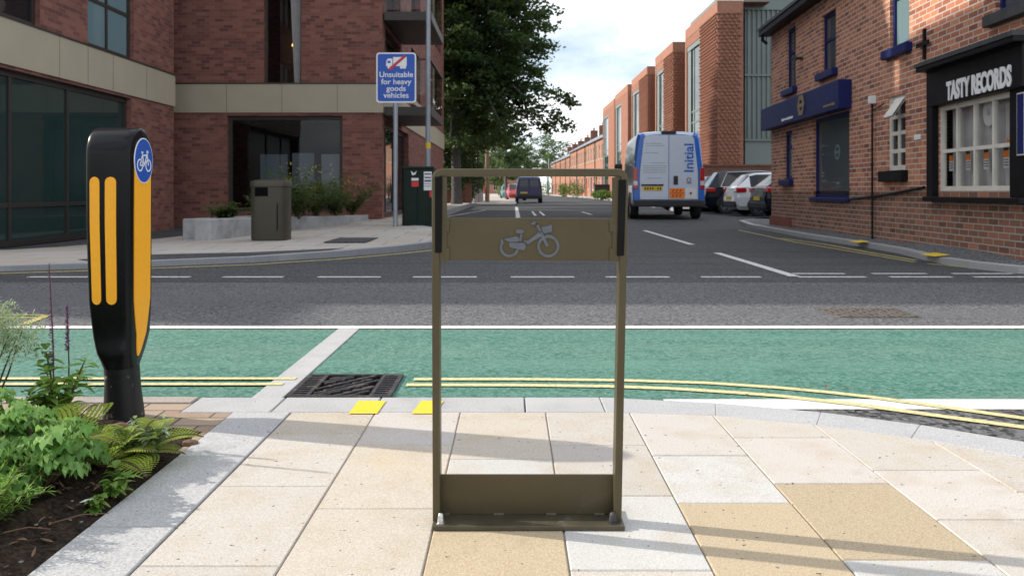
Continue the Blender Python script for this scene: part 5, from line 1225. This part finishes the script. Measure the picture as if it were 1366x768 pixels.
# ------------------------------------------------------------------ PLANTING BED
def leaf(mb, p, d, L, w, bend=.3, n=3, tint=.5, shape=1., mi=0):
    d = Vector(d).normalized(); side = d.cross(Vector((0, 0, 1)))
    if side.length < .05: side = Vector((1, 0, 0))
    side.normalize(); up = side.cross(d).normalized()
    rows_ = []
    for i in range(n+1):
        t = i/n; q = Vector(p)+d*L*t-Vector((0, 0, bend*L*t*t)); ww = w*math.sin(math.pi*min(1, .08+.92*t)**shape)*.5 if 0 < i < n else w*.06
        rows_.append((q-side*ww+up*ww*.35, q, q+side*ww+up*ww*.35))
    for a, b in zip(rows_, rows_[1:]): mb.add([a[0], a[1], a[2], b[0], b[1], b[2]], [(0, 1, 4, 3), (1, 2, 5, 4)], mi, (tint,)*3)
def az(a, e): return Vector((math.cos(a)*math.cos(e), math.sin(a)*math.cos(e), math.sin(e)))
def fern(x, y, n, L, label, seed=None):
    z = soilz(x, y); t = thing('fern', label, 'fern', (x, y, z), 'ferns in the bed'); mb = MB()
    for k in range(n):
        a = 2*math.pi*k/n+R.uniform(-.3, .3); e = R.uniform(.55, 1.15); l = L*R.uniform(.75, 1.15); m = 20; pts = []
        for i in range(m+1):
            s_ = i/m; pts.append(Vector((x, y, z))+az(a, e)*l*s_-Vector((0, 0, .5*l*s_*s_)))
        mb.tube(pts, [.0025]*m+[.001], 4, 1, False)
        tb = R.uniform(.3, .8)
        for i in range(3, m):
            s_ = i/m; d = (pts[i+1]-pts[i]).normalized(); sd = d.cross(Vector((0, 0, 1))).normalized(); ll = l*.24*math.sin(math.pi*(s_*.85+.12))
            for sg_ in (-1, 1):
                dd = (sd*sg_+d*.5+Vector((0, 0, .1))).normalized(); np_ = 5
                for j in range(np_):   # pinnules
                    f_ = (j+.5)/np_; q = pts[i]+dd*ll*f_; w_ = ll*.16*(1.1-f_*.7)
                    mb.add([q, q+dd*ll*.13+d*w_, q+dd*ll*.2, q+dd*ll*.13-d*w_*.9], [(0, 1, 2, 3)], 0, (min(1, max(0, tb+R.uniform(-.2, .2))),)*3)
    mb.build('fronds', ['leaf_fern', 'stem'], t); return t
def palm_leaf(mb, p, a, r, tint):      # lobed geranium leaf
    nl = 5; tilt = R.uniform(-.35, .35); tl2 = R.uniform(-.3, .3)
    for k in range(nl):
        b = a+rad(-100+50*k)
        d = Vector((math.cos(b), math.sin(b), math.cos(b-a)*-.25+tilt*math.cos(b)+tl2*math.sin(b)))
        s_ = Vector((-math.sin(b), math.cos(b), 0)); l = r*(1-.12*abs(k-2))
        w = l*.33
        pts = [p, p+d*l*.35+s_*w*.6, p+d*l*.6+s_*w*1.15, p+d*l*.75+s_*w*.5, p+d*l*.92+s_*w*.55, p+d*l, p+d*l*.92-s_*w*.55, p+d*l*.75-s_*w*.5, p+d*l*.6-s_*w*1.15, p+d*l*.35-s_*w*.6]
        pts = [q+Vector((0, 0, .012*math.sin(i*2.1))) for i, q in enumerate(pts)]
        mb.add(pts, [tuple(range(10))], 0, (min(1, max(0, tint+R.uniform(-.12, .12))),)*3)
def geranium(x, y, rx, h, n, label, leafr=.05):
    z = soilz(x, y); t = thing('geranium', label, 'plant', (x, y, z), 'leafy geraniums in the bed'); mb = MB()
    for _ in range(n):
        a = R.uniform(0, 2*math.pi); r = rx*R.random()**.5; hh = h*math.sqrt(max(.05, 1-(r/rx)**2*.8))*R.uniform(.45, 1.05)
        p = Vector((x+math.cos(a)*r, y+math.sin(a)*r, z+hh)); base = Vector((x+math.cos(a)*r*.3, y+math.sin(a)*r*.3, z))
        mb.tube([base, base+(p-base)*.55+Vector((0, 0, .03)), p], [.0022, .002, .0015], 4, 1, False)
        palm_leaf(mb, p, a, leafr*R.uniform(.7, 1.25), R.uniform(.15, .85))
    mb.build('leaves', ['leaf_ger', 'stem'], t); return t
def feathery(x, y, rx, h, n, label, lf='leaf_grassy', name='feathery_plant', fl_=.03, w=.005, den=16):
    z = soilz(x, y); t = thing(name, label, 'plant', (x, y, z), 'feathery plants in the bed'); mb = MB()
    for _ in range(n):
        a = R.uniform(0, 2*math.pi); r = rx*R.random(); e = R.uniform(.7, 1.4); l = h*R.uniform(.6, 1.1); p0 = Vector((x+math.cos(a)*r*.4, y+math.sin(a)*r*.4, z)); m = den
        tb = R.uniform(.2, .9)
        pts = [p0+az(a, e)*l*i/m-Vector((0, 0, .25*l*(i/m)**2)) for i in range(m+1)]
        mb.tube(pts, [.002]*m+[.001], 4, 1, False)
        for i in range(2, m+1):
            for q in range(5):
                leaf(mb, pts[i], az(R.uniform(0, 6.28), R.uniform(-.2, 1.)), fl_*R.uniform(.6, 1.3), w, .2, 2, min(1, max(0, tb+R.uniform(-.2, .2))))
    mb.build('foliage', [lf, 'stem'], t); return t
def herb(x, y, h, n, label, spikes=(), lf='leaf_salvia', L=.055, w=.024, spread=.35, name='herb', group='leafy herbs in the bed', cat='plant', zz=None):
    z = soilz(x, y) if zz is None else zz; t = thing(name, label, cat, (x, y, z), group); mb = MB(); sm = MB()
    for k in range(n):
        a = R.uniform(0, 6.28); e = R.uniform(1.0, 1.5); l = h*R.uniform(.6, 1.05); m = 7
        pts = [Vector((x, y, z))+az(a, e)*l*i/m+Vector((math.cos(a), math.sin(a), 0))*spread*.25*l*(i/m)**2 for i in range(m+1)]
        sm.tube(pts, [.003]*m+[.0015], 5)
        for i in range(2, m+1):
            for q in range(4):
                b = R.uniform(0, 6.28); leaf(mb, pts[i]+Vector((0, 0, R.uniform(-.5, .5)*l/m)), az(b, R.uniform(-.1, .8)), L*R.uniform(.6, 1.25), w*R.uniform(.7, 1.2), .35, 4, R.random())
    for dx, dy, hh, s0 in spikes:
        top = Vector((x+dx, y+dy, z+hh)); b = Vector((x+dx*.5, y+dy, z)); sm.tube([b, (b+top)/2+Vector((.005, 0, 0)), top], [.003, .0025, .0012], 5)
    mb.build('leaves', lf, t); sm.build('stems', 'stem', t)
    if spikes:
        for dx, dy, hh, s0 in spikes:
            fm = MB()
            for i in range(46):
                f_ = s0+(1-s0)*i/46; q = Vector((x+dx*(.5+.5*f_), y+dy, z+hh*f_))
                for _ in range(4): leaf(fm, q, az(R.uniform(0, 6.28), R.uniform(-.1, .7)), .014*(1.2-f_*.7), .009, .1, 2, R.random())
            fm.build('flower_spike', 'purple', t)
    return t
def fluffy(x, y, h, n, label):
    z = soilz(x, y); t = thing('silver_plant', label, 'plant', (x, y, z), 'silver plants in the bed'); mb = MB(); sm = MB()
    for k in range(n):
        a = R.uniform(0, 6.28); e = R.uniform(1.15, 1.5); l = h*R.uniform(.75, 1.); b = Vector((x, y, z)); m = b+az(a, e)*l*.55+Vector((R.uniform(-.015, .015), 0, 0)); tp = b+az(a, e)*l
        sm.tube([b, m, tp], [.004, .003, .0015], 5)
        for q in range(330):
            c = tp+rdir()*R.random()**.5*.085+Vector((0, 0, -.02)); leaf(mb, c, az(R.uniform(0, 6.28), R.uniform(-.3, 1.2)), R.uniform(.012, .03), .0045, .3, 2, R.random())
    mb.build('foliage', 'leaf_silver', t); sm.build('stems', 'stem', t); return t
fluffy(-1.7, 2.66, .4, 10, 'pale silvery fluffy plant at the left edge of the bed')
fluffy(-1.9, 2.7, .38, 8, 'silvery fluffy plant out beyond the left edge of the bed')
herb(-1.46, 2.66, .25, 5, 'upright leafy salvia with two purple flower spikes beside the bollard', ((-.03, 0, .54, .38), (-.005, .06, .4, .62)), L=.065, w=.026)
herb(-1.42, 2.6, .2, 4, 'reddish stemmed leafy herb between the salvia and the bollard', (), L=.055, w=.026)
fern(-1.32, 2.42, 14, .33, 'yellow green fern with upright fronds left of the bollard base')
fern(-1.17, 2.36, 13, .22, 'yellow green fern spreading in front of the bollard base')
fern(-1.12, 2.45, 11, .24, 'small low fern near the granite edging')
geranium(-1.45, 2.2, .2, .26, 130, 'lush geranium clump at the left edge of the photo', .055)
geranium(-1.26, 2.18, .15, .17, 90, 'smaller geranium clump in front of the ferns', .045)
geranium(-1.78, 2.3, .26, .26, 60, 'geranium clump at the far left of the bed', .055)
feathery(-1.27, 1.95, .17, .2, 50, 'bright feathery green plant at the bottom left', fl_=.03, w=.0035)
feathery(-1.34, 2.02, .16, .22, 34, 'feathery green plant between geranium and bare soil', fl_=.03, w=.0035)
feathery(-1.5, 1.8, .24, .26, 36, 'feathery green plant at the left rim of the bed', fl_=.03, w=.0035)
herb(-1.085, 2.42, .12, 12, 'low grey green herb beside the edging', (), 'leaf_wild', .035, .018, .6)
herb(-1.1, 2.52, .12, 10, 'grey leaved herb under the bollard', (), 'leaf_silver', .03, .014, .7)
herb(-1.06, 2.2, .09, 3, 'small green seedling by the granite edging', (), 'leaf_salvia', .035, .02)
herb(-1.06, 2.1, .045, 2, 'tiny bright seedling at the edging', (), 'leaf_salvia', .03, .018)
# stones, dry leaves, twigs
def pebble(x, y, s_, label, mat, flat=.6):
    z = soilz(x, y); mb = MB(); n = 8; rings = []
    for i in range(6):
        f_ = -1+2*i/5; rr = math.sqrt(max(.02, 1-f_*f_)); rings.append([(x+s_*rr*math.cos(t)*R.uniform(.85, 1.1), y+s_*rr*math.sin(t)*R.uniform(.7, .95), z+s_*flat*(f_*.8+.4)) for t in [2*math.pi*k/n for k in range(n)]])
    mb.loft(rings); return tag(mb.build('stone', mat), label, 'stone', 'stones in the bed')
p = G(245, 593); pebble(-1.045, 2.68, .028, 'brown stone at the corner of bed and edging', 'drystalk')
pebble(-1.3, 2.74, .035, 'rust brown stone behind the fern', 'drystalk')
for k in range(16):
    x, y = R.uniform(-1.25, -1.05), R.uniform(1.7, 2.25); pebble(x, y, R.uniform(.003, .006), 'small pale pebble lying on the bare soil', 'gravel')
mb = MB(); leaf(mb, (-1.1, 2.1, soilz(-1.1, 2.1)+.012), (1, .3, .15), .05, .02, .1, 4, .5); tag(mb.build('white_feather', 'paper'), 'small white feather on the dark soil', 'feather')
dl = []
for k in range(70):
    x, y = R.uniform(-1.3, -1.05), R.uniform(1.65, 2.3); mb = MB(); leaf(mb, (x, y, soilz(x, y)+.008), az(R.uniform(0, 6.28), R.uniform(0, .3)), R.uniform(.012, .032), R.uniform(.006, .014), R.uniform(-.5, .5), 4, .5)
    tag(mb.build('dry_leaf', 'drystalk'), 'curled brown dead leaf on the bare soil', 'dead leaf', 'dead leaves on the soil')
for k, (x, y, a, l, lab) in enumerate([(-1.1, 1.98, .5, .12, 'thin dry twig lying by the edging'), (-1.17, 1.9, .2, .1, 'thin dry twig lying mid soil')]):
    z = soilz(x, y)+.012; mb = MB(); mb.tube([(x, y, z), (x+math.cos(a)*l*.5, y+math.sin(a)*l*.5+.006, z+.006), (x+math.cos(a)*l, y+math.sin(a)*l, z)], [.0018, .0016, .001], 5); tag(mb.build('twig', 'drystalk'), lab, 'twig', 'twigs on the soil')
for k in range(9):
    x, y = R.uniform(-.4, 1.6), R.uniform(3.32, 3.5); mb = MB(); leaf(mb, (x, y, .009), az(R.uniform(0, 6.28), .1), R.uniform(.015, .03), .012, -.2, 4, .5); tag(mb.build('dry_leaf', 'drystalk'), 'small dry leaf lying in the green lane gutter', 'dead leaf', 'dead leaves in the gutter')
# wildflowers in the planter across the road
wl_ = [('tall yellow flowered weeds right of the litter bin', -4.05, 15.6, 1.0, 1), ('tall wispy weeds in the middle of the planter', -3.95, 16.6, 1.0, 1), ('bushy green weeds at the right of the planter', -3.7, 17.3, .75, 0), ('short leafy weeds behind the litter bin', -4.3, 14.4, .5, 0), ('low weeds left of the litter bin', -4.95, 14.2, .35, 0), ('slim tall weed near the right brick pier', -3.55, 18.3, .8, 1)]
for lab, x, y, h, yf in wl_:
    t = herb(x, y, h, 26, lab, (), 'leaf_wild', .14, .045, 1.6, 'wild_plant', 'wild plants in the planter', 'plant', .25)
    if yf:
        fm = MB()
        for _ in range(30):
            q = Vector((x+R.uniform(-.35, .35), y+R.uniform(-.3, .3), .25+h*R.uniform(.6, 1.12)))
            for _ in range(3): leaf(fm, q, rdir(), .03, .025, 0, 2, R.random())
        fm.build('flowers', 'yflower', t)['kind'] = 'stuff'

# ------------------------------------------------------------------ SKY, SUN, CAMERA
AZ, EL = math.atan2(.253, -.967), rad(30.4)       # sun stands to the left, a little ahead
sun_dir = Vector((math.cos(AZ)*math.cos(EL), math.sin(AZ)*math.cos(EL), math.sin(EL)))
sd = bpy.data.lights.new('sun', 'SUN'); sd.energy = 3.9; sd.angle = rad(.6); sd.color = (1, .93, .82)
so = bpy.data.objects.new('sun', sd); COL.objects.link(so); so.rotation_euler = (-sun_dir).to_track_quat('-Z', 'Y').to_euler(); so.location = (-20, 10, 30)
wd = bpy.data.worlds.new('World'); sc.world = wd; wd.use_nodes = True; nt = wd.node_tree
bg = nt.nodes['Background']; bg.inputs['Strength'].default_value = .132
sky = N(nt, 'ShaderNodeTexSky', sky_type='NISHITA', sun_disc=False); sky.sun_elevation = EL; sky.sun_rotation = math.pi/2-AZ
co = N(nt, 'ShaderNodeTexCoord').outputs['Generated']
mp = N(nt, 'ShaderNodeMapping'); mp.inputs['Scale'].default_value = (1, 1, 2.6); mp.inputs['Location'].default_value = (.37, .2, .1); nt.links.new(co, mp.inputs[0])
n1 = noise(nt, mp.outputs[0], 2.6, 8, .55); n2 = noise(nt, mp.outputs[0], 6., 6, .55)
cloud = mixc(nt, (5.8, 6.3, 7.0), (9.0, 9.1, 9.2), ramp(nt, n2, .36, .55))
nt.links.new(mixc(nt, sky.outputs[0], cloud, ramp(nt, n1, .36, .56)), bg.inputs['Color'])
cam = bpy.data.cameras.new('camera'); cam.sensor_width = 36; cam.lens = F/1366*36; cam.shift_y = -(384-HY)/1366; cam.clip_start = .05; cam.clip_end = 2000
cam.dof.use_dof = True; cam.dof.focus_distance = 2.3; cam.dof.aperture_fstop = 10.
co_ = bpy.data.objects.new('camera', cam); COL.objects.link(co_); co_.location = (0, 0, H); co_.rotation_euler = (rad(90), 0, 0); sc.camera = co_
vs_ = sc.view_settings; vs_.view_transform = 'Standard'; vs_.look = 'None'; vs_.gamma = 1; vs_.exposure = .45; vs_.use_curve_mapping = False
sc.cycles.use_denoising = True; sc.cycles.sample_clamp_indirect = 4.; sc.cycles.max_bounces = 6; sc.cycles.transparent_max_bounces = 8; sc.cycles.caustics_reflective = False; sc.cycles.caustics_refractive = False
